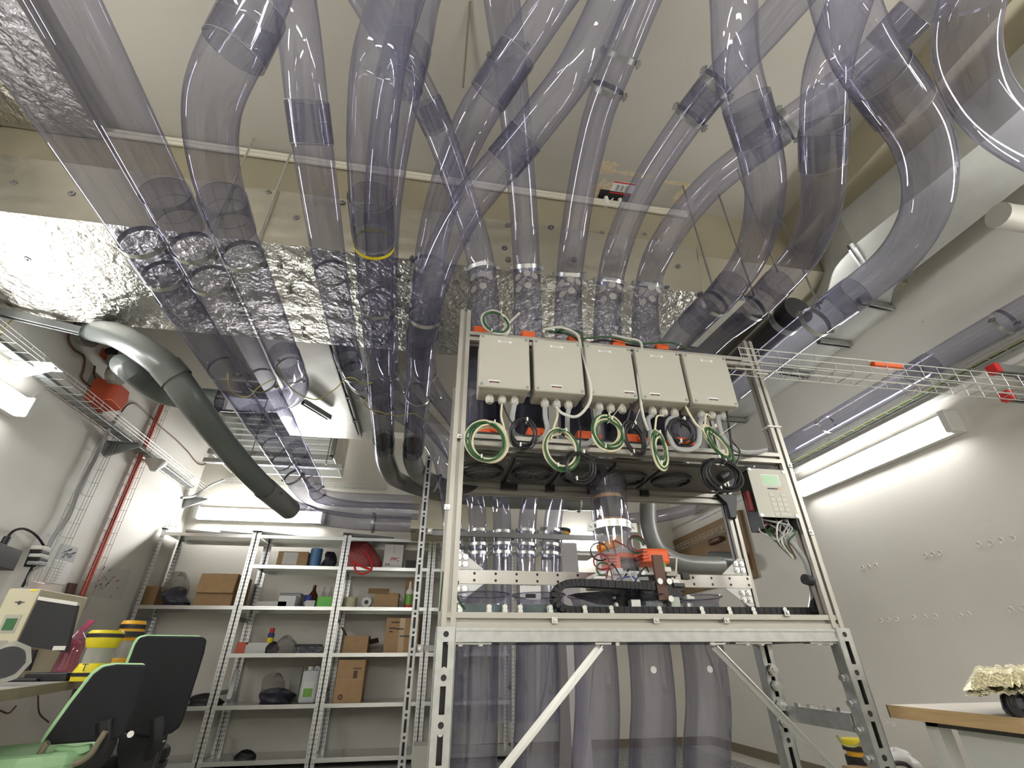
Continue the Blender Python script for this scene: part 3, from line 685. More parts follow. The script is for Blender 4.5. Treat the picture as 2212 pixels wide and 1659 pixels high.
# ---------------------------------------------------------------- conduits on the beam, ceiling opening
for z, nm in ((3.868, 'upper'), (3.835, 'lower')):
    c = build('cable_conduit', MB().cyl((XL, 2.182, z), (1.75, 2.182, z), .017, 10), 'conduit_cream', smooth=True)
    tag(c, f'{nm} of two white cable conduits along the ceiling beam', 'conduit')
co = at(1325, 428, Z=ZC-.002)
cb = thing('cable_opening', 'black rectangular cable opening in the stained ceiling', 'opening', co)
build('opening_plate', MB().cbox(co, (.24, .12, .004)), 'black_rubber', cb)
build('cable', MB().tube(catmull([co+V((-.06, 0, 0)), co+V((-.05, .02, -.06)), co+V((-.1, .08, -.05))], 5), .016, 8), 'off_white', cb, smooth=True)
build('cable', MB().tube(catmull([co+V((.05, 0, 0)), co+V((.06, .02, -.06)), co+V((.02, .08, -.05))], 5), .016, 8), 'off_white', cb, smooth=True)
build('cable', MB().tube(catmull([co+V((.0, 0, 0)), co+V((-.05, .05, -.03)), co+V((-.35, .06, -.02))], 5), .006, 8), 'off_white', cb, smooth=True)
sg = at(1345, 407, Z=ZC-.002)
sn = thing('fire_seal_sign', 'small white sign with red edges beside the ceiling opening', 'sign', sg)
build('sign_plate', MB().cbox(sg, (.17, .10, .003)), 'paper', sn)
for dy in (-.045, .045): build('sign_stripe', MB().cbox(sg+V((0, dy, -.002)), (.17, .01, .002)), 'red', sn)
for k in range(3): build('sign_print', MB().cbox(sg+V((-.04+.035*k, .0, -.002)), (.022, .05, .002)), 'cable_grey', sn)
# brown water stains painted over on the ceiling
def stain(px, py, rx, ry, seed):
    rnd = random.Random(seed); c = at(px, py, Z=ZC-.0006); n_ = 22
    poly = [c+V((math.cos(2*math.pi*i/n_)*rx*rnd.uniform(.6, 1.1), math.sin(2*math.pi*i/n_)*ry*rnd.uniform(.55, 1.1), 0)) for i in range(n_)]
    return build('water_stain', MB().prism(poly, (0, 0, .0005)), 'stain', ceiling)
mat('stain', (0.50, 0.40, 0.24), 0.8, 0, 0.25, 30, col2=(0.58, 0.52, 0.40))
stain(1312, 362, .09, .07, 1); stain(1300, 412, .11, .10, 2); stain(1375, 378, .16, .02, 3); stain(1470, 397, .16, .02, 4); stain(1470, 425, .05, .1, 5)
# ================================================================ wire cable trays
def wire_tray(label, a, b, side, up, width, height, step=.1, longs=(0, .5, 1), m='zinc', r=.0022, name='cable_tray'):
    """basket tray from a to b; side spans the width, up the walls"""
    a = V(a); b = V(b); s_ = V(side).normalized()*width; u = V(up).normalized()*height; d = b-a; L = d.length; d.normalize()
    root = thing(name, label, 'cable tray', a)
    offs = [s_*t for t in longs]+[u, s_+u, u*.5, s_+u*.5]
    for o_ in offs:
        build('long_wire', MB().cyl(a+o_, b+o_, r*1.2, 6), m, root)
    for i in range(int(L/step)+1):
        p = a+d*step*i
        build('cross_wire', MB().tube([p+u, p, p+s_, p+s_+u], r, 5), m, root)
    return root
zt = (at(0, 698, X=XL).z+at(442, 1066, X=XL).z)/2
lt = wire_tray('long wire basket tray along the left wall', (XL+.03, .9, zt-.15), (XL+.03, YB-.15, zt-.15), (1, 0, 0), (0, 0, 1), .20, .06, .12)
build('cable_bundle', MB().cbox((XL+.09, 3.6, zt-.135), (.07, 5.2, .025)), 'tray_grey', lt)
def bracket(label, p, m='tray_grey'):
    p = V(p); r_ = thing('tray_bracket', label, 'bracket', p)
    build('wall_arm', MB().prism([p, p+V((.26, 0, 0)), p+V((.26, 0, -.015)), p+V((.0, 0, -.13))], (0, .03, 0)), m, r_)
    build('top_plate', MB().box(p+V((0, -.05, 0)), p+V((.27, .08, .004))), m, r_)
    return r_
bracket('grey sheet metal bracket carrying the left cable tray above the grey cable', at(236, 957, X=XL+.0)+V((.0, 0, 0)))
bracket('grey sheet metal bracket carrying the left cable tray near the lamp', at(30, 785, X=XL+.0), 'white')
bracket('grey sheet metal bracket carrying the left cable tray in the room corner', at(400, 1075, X=XL))
# vertical ladders on the left wall
p0, p1 = at(205, 935, X=XL+.02), at(95, 1235, X=XL+.02); yv = (p0.y+p1.y)/2
vt = wire_tray('upright wire basket tray with a grey cable on the left wall', (XL+.02, yv, 1.45), (XL+.02, yv, zt-.05), (0, 1, 0), (1, 0, 0), .16, .05, .12)
gc = catmull([(XL+.1, yv-.02, zt+.0), (XL+.07, yv-.02, 2.7), (XL+.06, yv-.0, 2.45), (XL+.06, yv-.02, 2.2), (XL+.06, yv+.01, 1.95), (XL+.06, yv-.05, 1.75), (XL+.08, yv-.06, 1.6)], 6)
tag(build('grey_cable', MB().tube(gc, .016, 8), 'cable_grey', smooth=True), 'thick grey cable hanging down the left wall tray', 'cable')
q0, q1 = at(352, 862, X=XL+.02), at(165, 1300, X=XL+.02); yr = (q0.y+q1.y)/2
vr = wire_tray('upright wire basket tray with a red cable on the left wall', (XL+.02, yr-.06, q1.z-.05), (XL+.02, yr-.06, q0.z), (0, 1, 0), (1, 0, 0), .14, .05, .11)
tag(build('red_cable', MB().cyl((XL+.04, yr, q1.z-.1), (XL+.04, yr, q0.z+.02), .02, 10), 'red_cable', smooth=True), 'straight red fire alarm cable down the left wall', 'cable')
pc = at(352, 858, X=XL+.06)
tag(build('wall_clip', MB().cbox(pc, (.06, .12, .05)), 'paper', bevel=.004), 'small white clip at the top of the red cable', 'clip')
# right side trays
YT = 1.62
e0, e1 = at(1650, 772, Y=YT), at(2190, 832, Y=YT)
wire_tray('wire basket tray bridging from the machine frame to the right wall', (e0.x-.12, YT, (e0.z+e1.z)/2-.02), (XR-.02, YT, (e0.z+e1.z)/2-.02), (0, 1, 0), (0, 0, 1), .12, .075, .1, m='zinc')
orc = at(1915, 790, Y=YT+.04)
tag(build('orange_clip', MB().cbox(orc, (.17, .03, .03)), 'orange', bevel=.006), 'orange plastic strip lying in the bridging wire tray', 'clip')
t0, t1 = at(2046, 823, X=XR-.03), at(1715, 999, X=XR-.03)
zrt = (t0.z+t1.z)/2
rt = wire_tray('wire basket tray along the right wall above the lamp', (XR-.03, .2, zrt-.03), (XR-.03, 5.9, zrt-.03), (-1, 0, 0), (0, 0, 1), .10, .05, .11, r=.0022)
build('yellow_cable', MB().cyl((XR-.08, .2, zrt-.01), (XR-.08, 5.8, zrt-.02), .004, 6), 'cable_yellow', rt)
build('green_cable', MB().cyl((XR-.06, .2, zrt-.015), (XR-.06, 5.8, zrt-.015), .005, 6), 'cable_green', rt)
tag(build('cable_trunking', MB().box((XR-.035, .8, zrt-.10), (XR-.0, 5.9, zrt-.065)), 'white'), 'white plastic trunking under the right wall tray', 'trunking')
for (px, py, lab) in [(2150, 798, 'upper grey steel bracket with a red end cap on the right wall'), (2178, 856, 'lower grey steel bracket with a red end cap on the right wall')]:
    p = at(px, py, X=XR-.33); r_ = thing('wall_bracket', lab, 'bracket', (XR, p.y, p.z))
    strut('bracket_arm', (p.x, p.y, p.z), (XR, p.y, p.z), r_, .05, 'tray_grey')
    build('red_end_cap', MB().cbox((p.x-.01, p.y, p.z), (.04, .056, .056)), 'red', r_, bevel=.004)
    build('brace', MB().bar((XR, p.y, p.z-.2), (p.x+.12, p.y, p.z-.02), .03, .01), 'tray_grey', r_)
# back wall trays
b0 = at(480, 1037, Y=YB-.05); b1 = at(835, 1058, Y=YB-.05)
wire_tray('thin wire basket tray on the back wall behind the tubes', (b0.x, YB-.02, b0.z-.03), (b1.x, YB-.02, b0.z-.03), (0, -1, 0), (0, 0, 1), .08, .06, .12, r=.0022)
pts = catmull([at(392, 1075, X=XL+.2), at(425, 1068, Y=YB-.25), at(455, 1048, Y=YB-.15), at(485, 1036, Y=YB-.06)], 6)
tag(build('cable_run', MB().tube(pts, .015, 8), 'cable_grey', smooth=True), 'grey cable bridging from the left tray to the back wall tray', 'cable')
sg = at(734, 1021, Y=YB-.004)
sn = thing('wall_sign', 'small white sign with a red edge on the back wall', 'sign', sg)
build('sign_plate', MB().cbox(sg, (.11, .004, .055)), 'paper', sn)
for dz in (-.024, .024): build('sign_stripe', MB().cbox(sg+V((0, -.003, dz)), (.11, .002, .007)), 'red', sn)
build('sign_print', MB().cbox(sg+V((-.02, -.003, 0)), (.05, .002, .012)), 'red', sn)
# ================================================================ left wall equipment
rb = at(240, 855, X=XL+.12)
ab = thing('alarm_box', 'red faceted alarm sounder box high on the left wall', 'alarm', (XL, rb.y, rb.z))
bp0 = V((XL, rb.y, rb.z))
prof = [(-.13, -.11), (.10, -.13), (.14, .0), (.10, .12), (-.12, .12)]
A = [bp0+V((.0, y, z)) for y, z in prof]; B = [bp0+V((.2, y*.75+.01, z*.75)) for y, z in prof]
mb = MB(); n_ = len(prof); mb.add(A+B, [tuple(range(n_)), tuple(range(2*n_-1, n_-1, -1))]+[(i, n_+i, n_+(i+1) % n_, (i+1) % n_) for i in range(n_)])
build('red_cover', mb, 'orange_red', ab, bevel=.006)
build('back_plate', MB().box(bp0+V((0, -.16, -.15)), bp0+V((.015, .15, .15))), 'box_grey_dark', ab)
def wcable(label, pts, r, m, X=XL+.012, name='wall_cable'):
    P = [at(px, py, X=X) for px, py in pts]
    return tag(build(name, MB().tube(catmull(P, 6), r, 6), m, smooth=True), label, 'cable')
wcable('brown cable looping down the left wall beside the grey pipe', [(168,690),(150,715),(148,735),(160,755),(182,772),(180,800),(176,815),(190,832),(208,842)], .009, 'brown_dark')
wcable('short brown cable above the red alarm box', [(205,790),(203,812),(212,828)], .009, 'brown_dark')
wcable('brown cable running from the alarm box towards the room corner', [(262,890),(275,875),(290,872),(320,895),(345,920),(380,950),(405,975),(430,1003),(445,1000),(460,970)], .007, 'brown_dark')
wcable('dark cable dropping from the alarm box to the wall tray', [(208,850),(205,870),(198,888)], .008, 'cable_grey')
wcable('dark cable running from the lamp up the left wall', [(60,870),(80,850),(100,843)], .005, 'cable_light')
wcable('thin yellow cable under the foil duct', [(0,725),(15,700),(45,682),(60,672)], .005, 'cable_yellow')
# grey bracket at the duct on the left wall, valve between the wall pipes
vb = at(245, 770, X=XL+.1)
vv = thing('pipe_fitting', 'grey fitting with a round knob where the charcoal pipe meets the left wall', 'fitting', (XL, vb.y, vb.z))
build('flange', MB().cyl((XL, gl2.y, gl2.z), (XL+.12, gl2.y, gl2.z), .11, 18), 'grey_pvc', vv, smooth=True)
build('knob', MB().cyl(vb+V((0, -.08, 0)), vb+V((.06, -.1, 0)), .035, 12), 'black_plastic', vv, smooth=True)
build('bracket_ring', MB().cyl(vb+V((.02, .05, -.16)), vb+V((.1, .05, -.16)), .09, 12), 'box_grey_dark', vv)
wf = thing('pipe_flange', 'worn grey flange where the dark grey pipe leaves the left wall', 'fitting', (XL, gl.y, gl.z))
build('flange', MB().cyl((XL, gl.y, gl.z), (XL+.05, gl.y, gl.z), .14, 18), 'box_grey_dark', wf, smooth=True)
build('flange_rim', MB().cyl((XL+.05, gl.y, gl.z), (XL+.09, gl.y, gl.z), .1, 18), 'grey_pvc', wf, smooth=True)
rd_ = at(225, 765, X=XL+.004)
tag(build('warning_label', MB().cbox(rd_, (.004, .1, .08)), 'orange_red'), 'faded red warning label on the left wall', 'label')
# loudspeaker cone under the tray
sc = at(335, 1005, X=XL+.16)
ls = thing('loudspeaker', 'white cone shaped loudspeaker under the left wall tray', 'loudspeaker', sc)
build('horn', MB().lathe(sc+V((0, 0, .05)), (0, 0, -1), [(0, .1), (.03, .095), (.08, .05), (.11, .03), (.115, .001)], 18), 'off_white', ls, smooth=True)
build('mount', MB().box((XL, sc.y-.03, sc.z+.03), (sc.x, sc.y+.03, sc.z+.05)), 'off_white', ls)
# steel bracket under the foil duct at the left wall
sb = at(45, 655, X=XL+.1)
tag(strut('duct_support', (XL+.02, sb.y-.1, 2.93), (XL+.45, sb.y+.12, 2.96), None, .05, 'tray_grey'), 'grey steel channel carrying the foil duct at the left wall', 'channel')
# suspended cable from the ceiling
p = at(1012, 30, Z=3.7)
tag(build('hanging_cable', MB().cyl((p.x, p.y+.02, ZC), at(1000, 190, Z=3.85), .006, 6), 'arm_taupe'), 'thin brown cable clipped to the ceiling between the tubes', 'cable')

w0 = at(2160, 470, X=2.85)
wpp = thing('white_pipe', 'short white plastic pipe high on the right wall', 'pipe', w0)
build('pipe_body', MB().cyl(w0+V((0, 0, .02)), w0+V((.66, -.02, -.02)), .065, 20), 'box_grey_dark', wpp, smooth=True)
build('pipe_collar', MB().cyl(w0+V((.28, -.008, .012)), w0+V((.36, -.01, .01)), .08, 20), 'box_grey_dark', wpp, smooth=True)
# ================================================================ the tube machine
YFr, YRe, PW = 1.8, 2.25, .05
xPL = at(1006.8, 669, Y=YFr).x; xPR = (at(1620, 739, Y=YFr).x+at(1800, 1340, Y=YFr).x)/2
zTL = at(1006, 669, Y=YFr).z; zTR = zTL-.015
zB1 = at(982, 1354, Y=YFr).z; zB0 = at(982, 1387, Y=YFr).z; zB2 = at(982, 1324.5, Y=YFr).z
def alu(name, a, b, parent, w_=PW, h=PW, up=(0, -1, 0), label=None):
    """extruded aluminium profile with a groove in each side"""
    a = V(a); b = V(b); d = (b-a).normalized(); u = V(up); x = d.cross(u).normalized(); u = x.cross(d)
    g, dp = w_*.13, w_*.30
    def side(p, q, n):      # p->q along one side, n inward
        m_ = (p+q)/2; t = (q-p).normalized()
        return [p, m_-t*g, m_-t*g+n*dp*.35, m_-t*g*1.9+n*dp*.4, m_-t*g*1.9+n*dp, m_+t*g*1.9+n*dp, m_+t*g*1.9+n*dp*.4, m_+t*g+n*dp*.35, m_+t*g]
    c = [x*w_/2+u*h/2, -x*w_/2+u*h/2, -x*w_/2-u*h/2, x*w_/2-u*h/2]; poly = []
    for i in range(4):
        p, q = c[i], c[(i+1) % 4]; n = -((p+q)/2).normalized(); poly += side(p, q, n)
    return build(name, MB().prism([a+p for p in poly], b-a), 'aluminium', parent, label=label)
F = thing('aluminium_frame', 'aluminium profile frame of the tube machine on the steel base', 'machine frame', (xPL, YFr, zB1))
yf, yr_ = YFr+PW/2, YRe
alu('post', (xPL, yf, zB1), (xPL, yf, zTL), F); alu('post', (xPR, yf, zB1), (xPR, yf, zTR), F)
alu('post', (xPL, yr_, zB1), (xPL, yr_, zTL-.2), F); alu('post', (xPR-.04, yr_, zB1), (xPR-.04, yr_, zTR-.15), F)
zM = at(1003, 947, Y=YFr).z; zT = at(1030, 722, Y=YFr).z-.01
xi0, xi1 = xPL+PW/2, xPR-PW/2
for z, y in ((zT, yf), (zM, yf), (zM-.005, yr_), (zT, yr_)):
    alu('cross_beam', (xi0, y, z), (xi1, y, z), F)
alu('cross_beam', (xi0-PW, yf, (zB1+zB2)/2), (xi1+PW, yf, (zB1+zB2)/2), F, PW, zB2-zB1)
alu('cross_beam', (xi0, yr_, zB1+.03), (xi1, yr_, zB1+.03), F)
zS = at(1000, 1055, Y=YRe).z
alu('cross_beam', (xi0, yr_, zS), (xi1-.02, yr_, zS), F)
for x in (xPL, xPR-.02):
    for z in (zT, zM, zB1+.03): alu('side_beam', (x, yf+PW/2, z), (x, yr_-PW/2, z), F)
alu('side_beam', (xPR-.03, yf+PW/2, zS), (xPR-.03, yr_-PW/2, zS), F)
for (px, py) in [(993,942),(966,1095),(1198,1340),(1418,1340),(1570,1340),(1700,1325),(1706,1005),(1752,1150)]:
    p = at(px, py, Y=YFr-.003); build('slot_nut', MB().cbox(p, (.022, .006, .022)).cyl(p+V((0, -.004, 0)), p+V((0, -.008, 0)), .006, 8), 'zinc', F, bevel=.002)
for (px, py) in [(1645,808),(1672,922)]:
    p = at(px, py, Y=YFr); build('cable_tie', MB().box(p+V((-.035, -.006, -.004)), p+V((.035, .055, .004))), 'off_white', F)
# ---- steel base
S = thing('machine_stand', 'slotted galvanised steel stand under the tube machine', 'machine stand', (xPL, YFr, 0))
def slotted(name, x, y0, z0, z1, parent, w_=.062, flip=1):
    """upright channel whose front web has long slots"""
    sw = .009; mb = MB(); pitch = .125; L = .075
    for k in (-1, 1): mb.box((x+k*(w_/4+sw/2)-(w_/4-sw/2), y0, z0), (x+k*(w_/4+sw/2)+(w_/4-sw/2), y0+.003, z1))
    z = z1-.045; prev = z1
    while z-L > z0:
        mb.box((x-sw, y0, z), (x+sw, y0+.003, prev)); prev = z-L; z -= pitch
    mb.box((x-sw, y0, z0), (x+sw, y0+.003, prev))
    for k in (-1, 1): mb.box((x+k*w_/2-.0015, y0, z0), (x+k*w_/2+.0015, y0+.05, z1))
    o = build(name, mb, 'galvanised', parent)
    z = z1-.022
    while z > z0+.05:
        build('bolt_hole', MB().lathe((x, y0-.0004, z), (0, 1, 0), [(0, .0095), (.0003, .0005)], 12), 'black_rubber', o); z -= pitch  # black disc paints the shade inside a round hole
    build('channel_back', MB().box((x-w_/2+.002, y0+.035, z0), (x+w_/2-.002, y0+.037, z1)), 'dark_plate', o)
    return o
xSL = xPL-.006; xSR = xPR+.012
for x in (xSL, xSR): slotted('leg', x, YFr-.004, 0, zB1, S, .064)
for x in (xPL, xPR-.04): slotted('leg', x, yr_-.03, 0, zB1, S, .06)
for x, y in ((xSL, YFr+.02), (xSR, YFr+.02), (xPL, yr_), (xPR-.04, yr_)):
    build('foot_plate', MB().cbox((x, y, .004), (.1, .1, .008)), 'galvanised', S)
mb = MB().box((xSL+.033, YFr+.002, zB0), (xSR-.033, YFr+.05, zB1-.002))
mb.box((xSL+.033, YFr-.002, zB1-.012), (xSR-.033, YFr+.01, zB1-.004)).box((xSL+.033, YFr-.002, zB0), (xSR-.033, YFr+.01, zB0+.01))
build('cross_beam', mb, 'galvanised', S)
build('cross_beam', MB().box((xPL, yr_-.03, zB0), (xPR, yr_+.02, zB1)), 'galvanised', S)
for x in (xSL, xSR-.02): build('side_beam', MB().box((x-.02, YFr+.05, zB0), (x+.02, yr_-.03, zB1-.002)), 'galvanised', S)
for (xa, ya, xb, yb) in [(1300,1396,1085,1668),(1545,1396,1830,1690)]:
    a = at(xa, ya, Y=YFr+.03); b = at(xb, yb, Y=YFr+.03)
    br_ = build('diagonal_brace', MB().bar(a, b, .004, .028, (0, -1, .2)).bar(a+V((0, .014, 0)), b+V((0, .014, 0)), .026, .004, (0, -1, .2)), 'zinc', S)
    build('brace_foot', MB().cbox(a+V((0, 0, .008)), (.06, .04, .006)), 'zinc', br_)
for x in (.13, .20, .69, 1.06, 1.2, 1.26, 1.5, 1.55):
    build('flange_bolt', MB().cyl((x, YFr+.03, zB0-.012), (x, YFr+.03, zB0), .014, 6), 'zinc', S)
for x in (.16, 1.22, 1.53):
    build('joint_plate', MB().cbox((x, YFr+.03, zB0-.004), (.15, .04, .006)), 'galvanised', S)
# right side bracket and cross member
zc = at(1780, 1550, X=xPR).z
build('side_member', MB().box((xPR-.03, YFr+.05, zc-.028), (xPR+.02, yr_-.03, zc+.028)), 'galvanised', S)
for z in (.86, .80, .73, .67):
    p = V((xPR-.04, yr_-.036, z)); build('hex_bolt', MB().cyl(p, p+V((0, -.016, 0)), .022, 6).cyl(p, p+V((0, -.022, 0)), .011, 8), 'zinc', S)
for k in range(4):
    p = V((xPR-.036, YFr+.1+.07*k, zc+.03)); build('hex_bolt', MB().cyl(p, p+V((0, 0, .014)), .014, 6), 'zinc', S)
for z in (.84, .76, .68, .6):
    p = V((xSR-.035, YFr+.03, z)); build('hex_bolt', MB().cyl(p, p+V((-.012, 0, 0)), .012, 6), 'zinc', S)
for x, zz in ((xSL, (.88, .85, .745, .71)), (xSR, ())):
    for z in zz: build('slot_bolt', MB().cyl((x, YFr+.001, z), (x, YFr+.034, z), .008, 8), 'zinc', S)
# ---- lower tubes
for i in range(5):
    bx = [.205, .425, .64, .855, 1.067][i]
    pts = [(XM[i], YM, zB1+.02), (XM[i]-.002, YM, zB1-.12), ((XM[i]*.7+bx*.3), YM, .75), (bx, YM+.005, .58), (bx-(XM[i]-bx)*.3, YM+.02, .4), (bx-(XM[i]-bx)*.5, YM+.06, .2), (bx-(XM[i]-bx)*.7, YM+.1, .02)]
    path = catmull(pts, 8)
    r_ = thing('outlet_tube', ['first wide smoky tube under the machine bench, beside the left steel leg', 'second wide smoky tube under the machine bench, crossed by the left brace', 'third wide smoky tube under the machine bench, where the left brace starts', 'fourth wide smoky tube under the machine bench, with one white dot', 'fifth wide smoky tube under the machine bench, where the right brace starts'][i], 'tube', path[-1], 'outlet tubes below the machine bench')
    build('tube_wall', MB().tube(path, RT+.003, 30, cap=False), 'clear_pvc_thick', r_, smooth=True)
    if i > 2:
        p = V((XM[i]-.03, YM-RT-.002, .87)); build('sticker_dot', MB().cyl(p, p+V((0, -.002, 0)), .012, 14), 'paper', r_)
# ---- junction boxes
YL = 1.665
bw = at(1143, 728, Y=YL).x-at(1037, 719, Y=YL).x
bX = [at(1037, 719, Y=YL).x+(at(1474, 764, Y=YL).x-at(1037, 719, Y=YL).x)*i/4 for i in range(5)]
bzt = at(1037, 720, Y=YL).z; bzb = at(1031, 834, Y=YL).z
names = ['first', 'second', 'third', 'fourth', 'fifth']
GL = []
for i in range(5):
    x0 = bX[i]; x1 = x0+bw
    r_ = thing('junction_box', f'{names[i]} grey plastic junction box of the row, counted from the post beside the slanting tubes', 'junction box', ((x0+x1)/2, YL, bzb), 'grey junction boxes on the machine frame')
    build('body', MB().box((x0+.004, YL+.035, bzb+.002), (x1-.004, YFr-.005, bzt-.002)), 'box_grey', r_, bevel=.008)
    build('lid', MB().box((x0, YL, bzb), (x1, YL+.033, bzt)), 'box_grey', r_, bevel=.007)
    build('seal', MB().box((x0+.006, YL+.032, bzb+.006), (x1-.006, YL+.037, bzt-.006)), 'box_grey_dark', r_)
    for sx in (x0+.014, x1-.014):
        for sz in (bzb+.014, bzt-.014):
            build('lid_screw', MB().cyl((sx, YL+.004, sz), (sx, YL-.0015, sz), .0065, 10), 'tray_grey', r_)
    tx = x0+bw*[.5, .48, .42, .47, .52][i]; tz = bzt-.035
    tp = build('label_tape', MB().box((tx-.03, YL-.0012, tz-.006), (tx+.03, YL, tz+.006)), 'paper', r_)
    for (a, b, c_, d_) in [(-.019, -.005, .019, -.0042), (-.019, .0042, .019, .005), (-.019, -.005, -.0182, .005), (.0182, -.005, .019, .005)]:
        build('tape_border', MB().box((tx+a, YL-.0016, tz+b), (tx+c_, YL-.0011, tz+d_)), 'print_dark', tp)
    for k in range(7): build('tape_print', MB().box((tx-.015+.0045*k, YL-.0016, tz-.0022), (tx-.0125+.0045*k, YL-.0011, tz+.002)), 'cable_grey', tp)
    lx = x0+bw*[.2, .33, .72, .18, .36][i]
    lo = build('maker_label', MB().box((lx-.002, YL-.0012, bzb+.022), (lx+.046, YL, bzb+.036)), 'paper', r_)
    build('label_band', MB().box((lx, YL-.0016, bzb+.0225), (lx+.044, YL-.0011, bzb+.029)), 'print_dark', lo)
    build('label_mark', MB().box((lx+.014, YL-.0019, bzb+.0225), (lx+.03, YL-.0015, bzb+.025)), 'print_red', lo)
    for k in range(3):
        gx = x0+bw*(.26+.24*k+[0, .0, .05, .12, .1][i]*.6); gy = YL+.07
        build('cable_gland', MB().lathe((gx, gy, bzb+.004), (0, 0, -1), [(0, .014), (.014, .014), (.014, .0185), (.034, .0185), (.042, .012), (.042, .001)], 8), 'gland', r_)
        GL.append((gx, gy, bzb-.036))
# ---- cables
def cable(label, pts, r, m, name='cable', group=None):
    return tag(build(name, MB().tube(catmull(pts, 8), r, 7), m, smooth=True), label, 'cable', group)
YC = 1.70
def P(px, py, y=YC): return at(px, py, Y=y)
def coil(label, cx, cy, rx, ry, n, r, m, m2=None, y=YC, tilt=0.0, jit=.13, seed=0, tail=None):
    """loosely wound cable hanging in front of the frame; pixel radii at that depth"""
    rnd = random.Random(seed); c = P(cx, cy, y); k = (P(cx+10, cy, y)-c).length/10; kz = (P(cx, cy-10, y)-c).length/10
    root = thing('cable_coil', label, 'cable', c)
    def strand(nt, off, rr, mm, nm):
        pts = []
        for t in range(nt):
            R = 1+rnd.uniform(-jit, jit); ph = rnd.uniform(0, 6.28); dx, dz = rnd.uniform(-jit, jit), rnd.uniform(-jit*1.6, jit*.6)
            for s_ in range(18):
                a = 2*math.pi*s_/18+math.pi/2
                wob = 1+.03*math.sin(2*a+ph)
                X_ = math.cos(a)*rx*R*wob+dx*rx; Z_ = math.sin(a)*ry*R*wob+dz*ry
                Xr = X_*math.cos(tilt)-Z_*math.sin(tilt); Zr = X_*math.sin(tilt)+Z_*math.cos(tilt)
                pts.append(c+V((Xr*k, off+(t-nt/2)*rr*.9+rnd.uniform(-.3, .3)*rr, Zr*kz)))
        build(nm, MB().tube(catmull(pts, 2), rr, 6), mm, root, smooth=True)
    strand(n, 0, r, m, 'cable_loops')
    if m2: strand(max(1, n-2), -.008, r*.95, m2, 'green_loops')
    for a in (1.2, 4.4):
        q = c+V((math.cos(a)*rx*k, 0, math.sin(a)*ry*kz))
        build('tie', MB().cbox(q, (.006, .035, .016)), 'off_white', root)
    if tail: build('lead', MB().tube(catmull([V(t) for t in tail], 6), r, 6), m, root, smooth=True)
    return root
coil('cream and green cable coil hanging below the first junction box', 1053, 950, 40, 40, 5, .0044, 'cable_cream', 'cable_green', seed=1, tail=[GL[1], P(1083,900), P(1090,930), P(1088,945)])
coil('small black cable coil tied below the gap between first and second box', 1130, 935, 23, 29, 7, .0034, 'cable_black', seed=2, jit=.16, tail=[P(1112,925), P(1095,895), P(1085,870,1.75)])
coil('cream and green cable coil hanging low below the second junction box', 1212, 968, 33, 40, 5, .0044, 'cable_cream', 'cable_green', seed=3, tail=[GL[4], P(1204,900), P(1196,925), P(1190,950)], jit=.1)
coil('black cable coil hanging over the dark plates below the second box', 1251, 1006, 30, 31, 8, .0034, 'cable_black', seed=4, jit=.12, y=1.69, tail=[P(1252,975,1.69), P(1254,930,1.7), P(1250,905,1.72), P(1256,880,1.74)])
coil('cream and green cable coil hanging below the third junction box', 1312, 935, 31, 32, 5, .0044, 'cable_cream', 'cable_green', seed=5, tail=[GL[7], P(1316,895), P(1322,910)])
coil('flat black cable coil below the third junction box', 1368, 946, 19, 32, 9, .0034, 'cable_black', seed=6, jit=.15, tilt=.2, tail=[P(1352,916), P(1362,880), P(1360,865,1.75)])
coil('long drooping cream and green cable bundle below the fourth junction box', 1424, 968, 13, 34, 6, .0044, 'cable_cream', 'cable_green', seed=7, jit=.2, tail=[GL[10], P(1419,900), P(1414,930), P(1408,938)])
coil('black cable coil below the fourth junction box beside the grey conduit loop', 1471, 930, 26, 25, 7, .0034, 'cable_black', seed=8, jit=.18)
coil('slanting cream and green cable bundle below the fifth junction box', 1546, 955, 12, 34, 6, .0044, 'cable_cream', 'cable_green', seed=9, jit=.25, tilt=.55, tail=[GL[13], P(1526,895), P(1522,925)])
coil('big black cable coil with a plug hanging in front of the control panel', 1558, 1026, 37, 31, 8, .0048, 'cable_black', seed=10, jit=.12, y=1.69, tail=[P(1570,890), P(1576,930), P(1582,975), P(1590,1010)])
pg = P(1567, 1022, 1.69)
tag(build('power_plug', MB().lathe(pg+V((-.03, 0, -.025)), (.8, 0, .5), [(0, .002), (0, .018), (.03, .02), (.045, .014), (.06, .006), (.06, .001)], 12), 'black_plastic', smooth=True), 'black plug end inside the big black cable coil', 'plug')
coil('grey and green cable coil lying on top of the first junction box', 1071, 697, 29, 22, 3, .0062, 'cable_light', 'cable_green', y=1.74, seed=11, tilt=-.5, jit=.08, tail=[P(1085,715,1.74), P(1098,700,1.74), P(1122,676,1.74)])
# grey conduits out of the glands
cg = 'grey conduits below the junction boxes'
cable('grey conduit from the third gland of the first box', [GL[2], P(1107,900,1.74), P(1106,935,1.77)], .011, 'cable_grey', 'grey_conduit', cg)
cable('grey conduit bending out of the first gland of the second box', [GL[3], P(1178,900,1.73), P(1182,930,1.72), P(1170,948,1.72), P(1150,952,1.75)], .011, 'cable_grey', 'grey_conduit', cg)
cable('grey conduit from the third gland of the second box', [GL[5], P(1226,900,1.74), P(1226,935,1.78)], .011, 'cable_grey', 'grey_conduit', cg)
cable('grey conduit from the first gland of the third box', [GL[6], P(1291,900,1.74), P(1290,930,1.75), P(1270,958,1.75), P(1240,962,1.77)], .011, 'cable_grey', 'grey_conduit', cg)
cable('grey conduit from the first gland of the fourth box', [GL[9], P(1400,905,1.74), P(1405,945,1.73), P(1392,966,1.74)], .011, 'cable_grey', 'grey_conduit', cg)
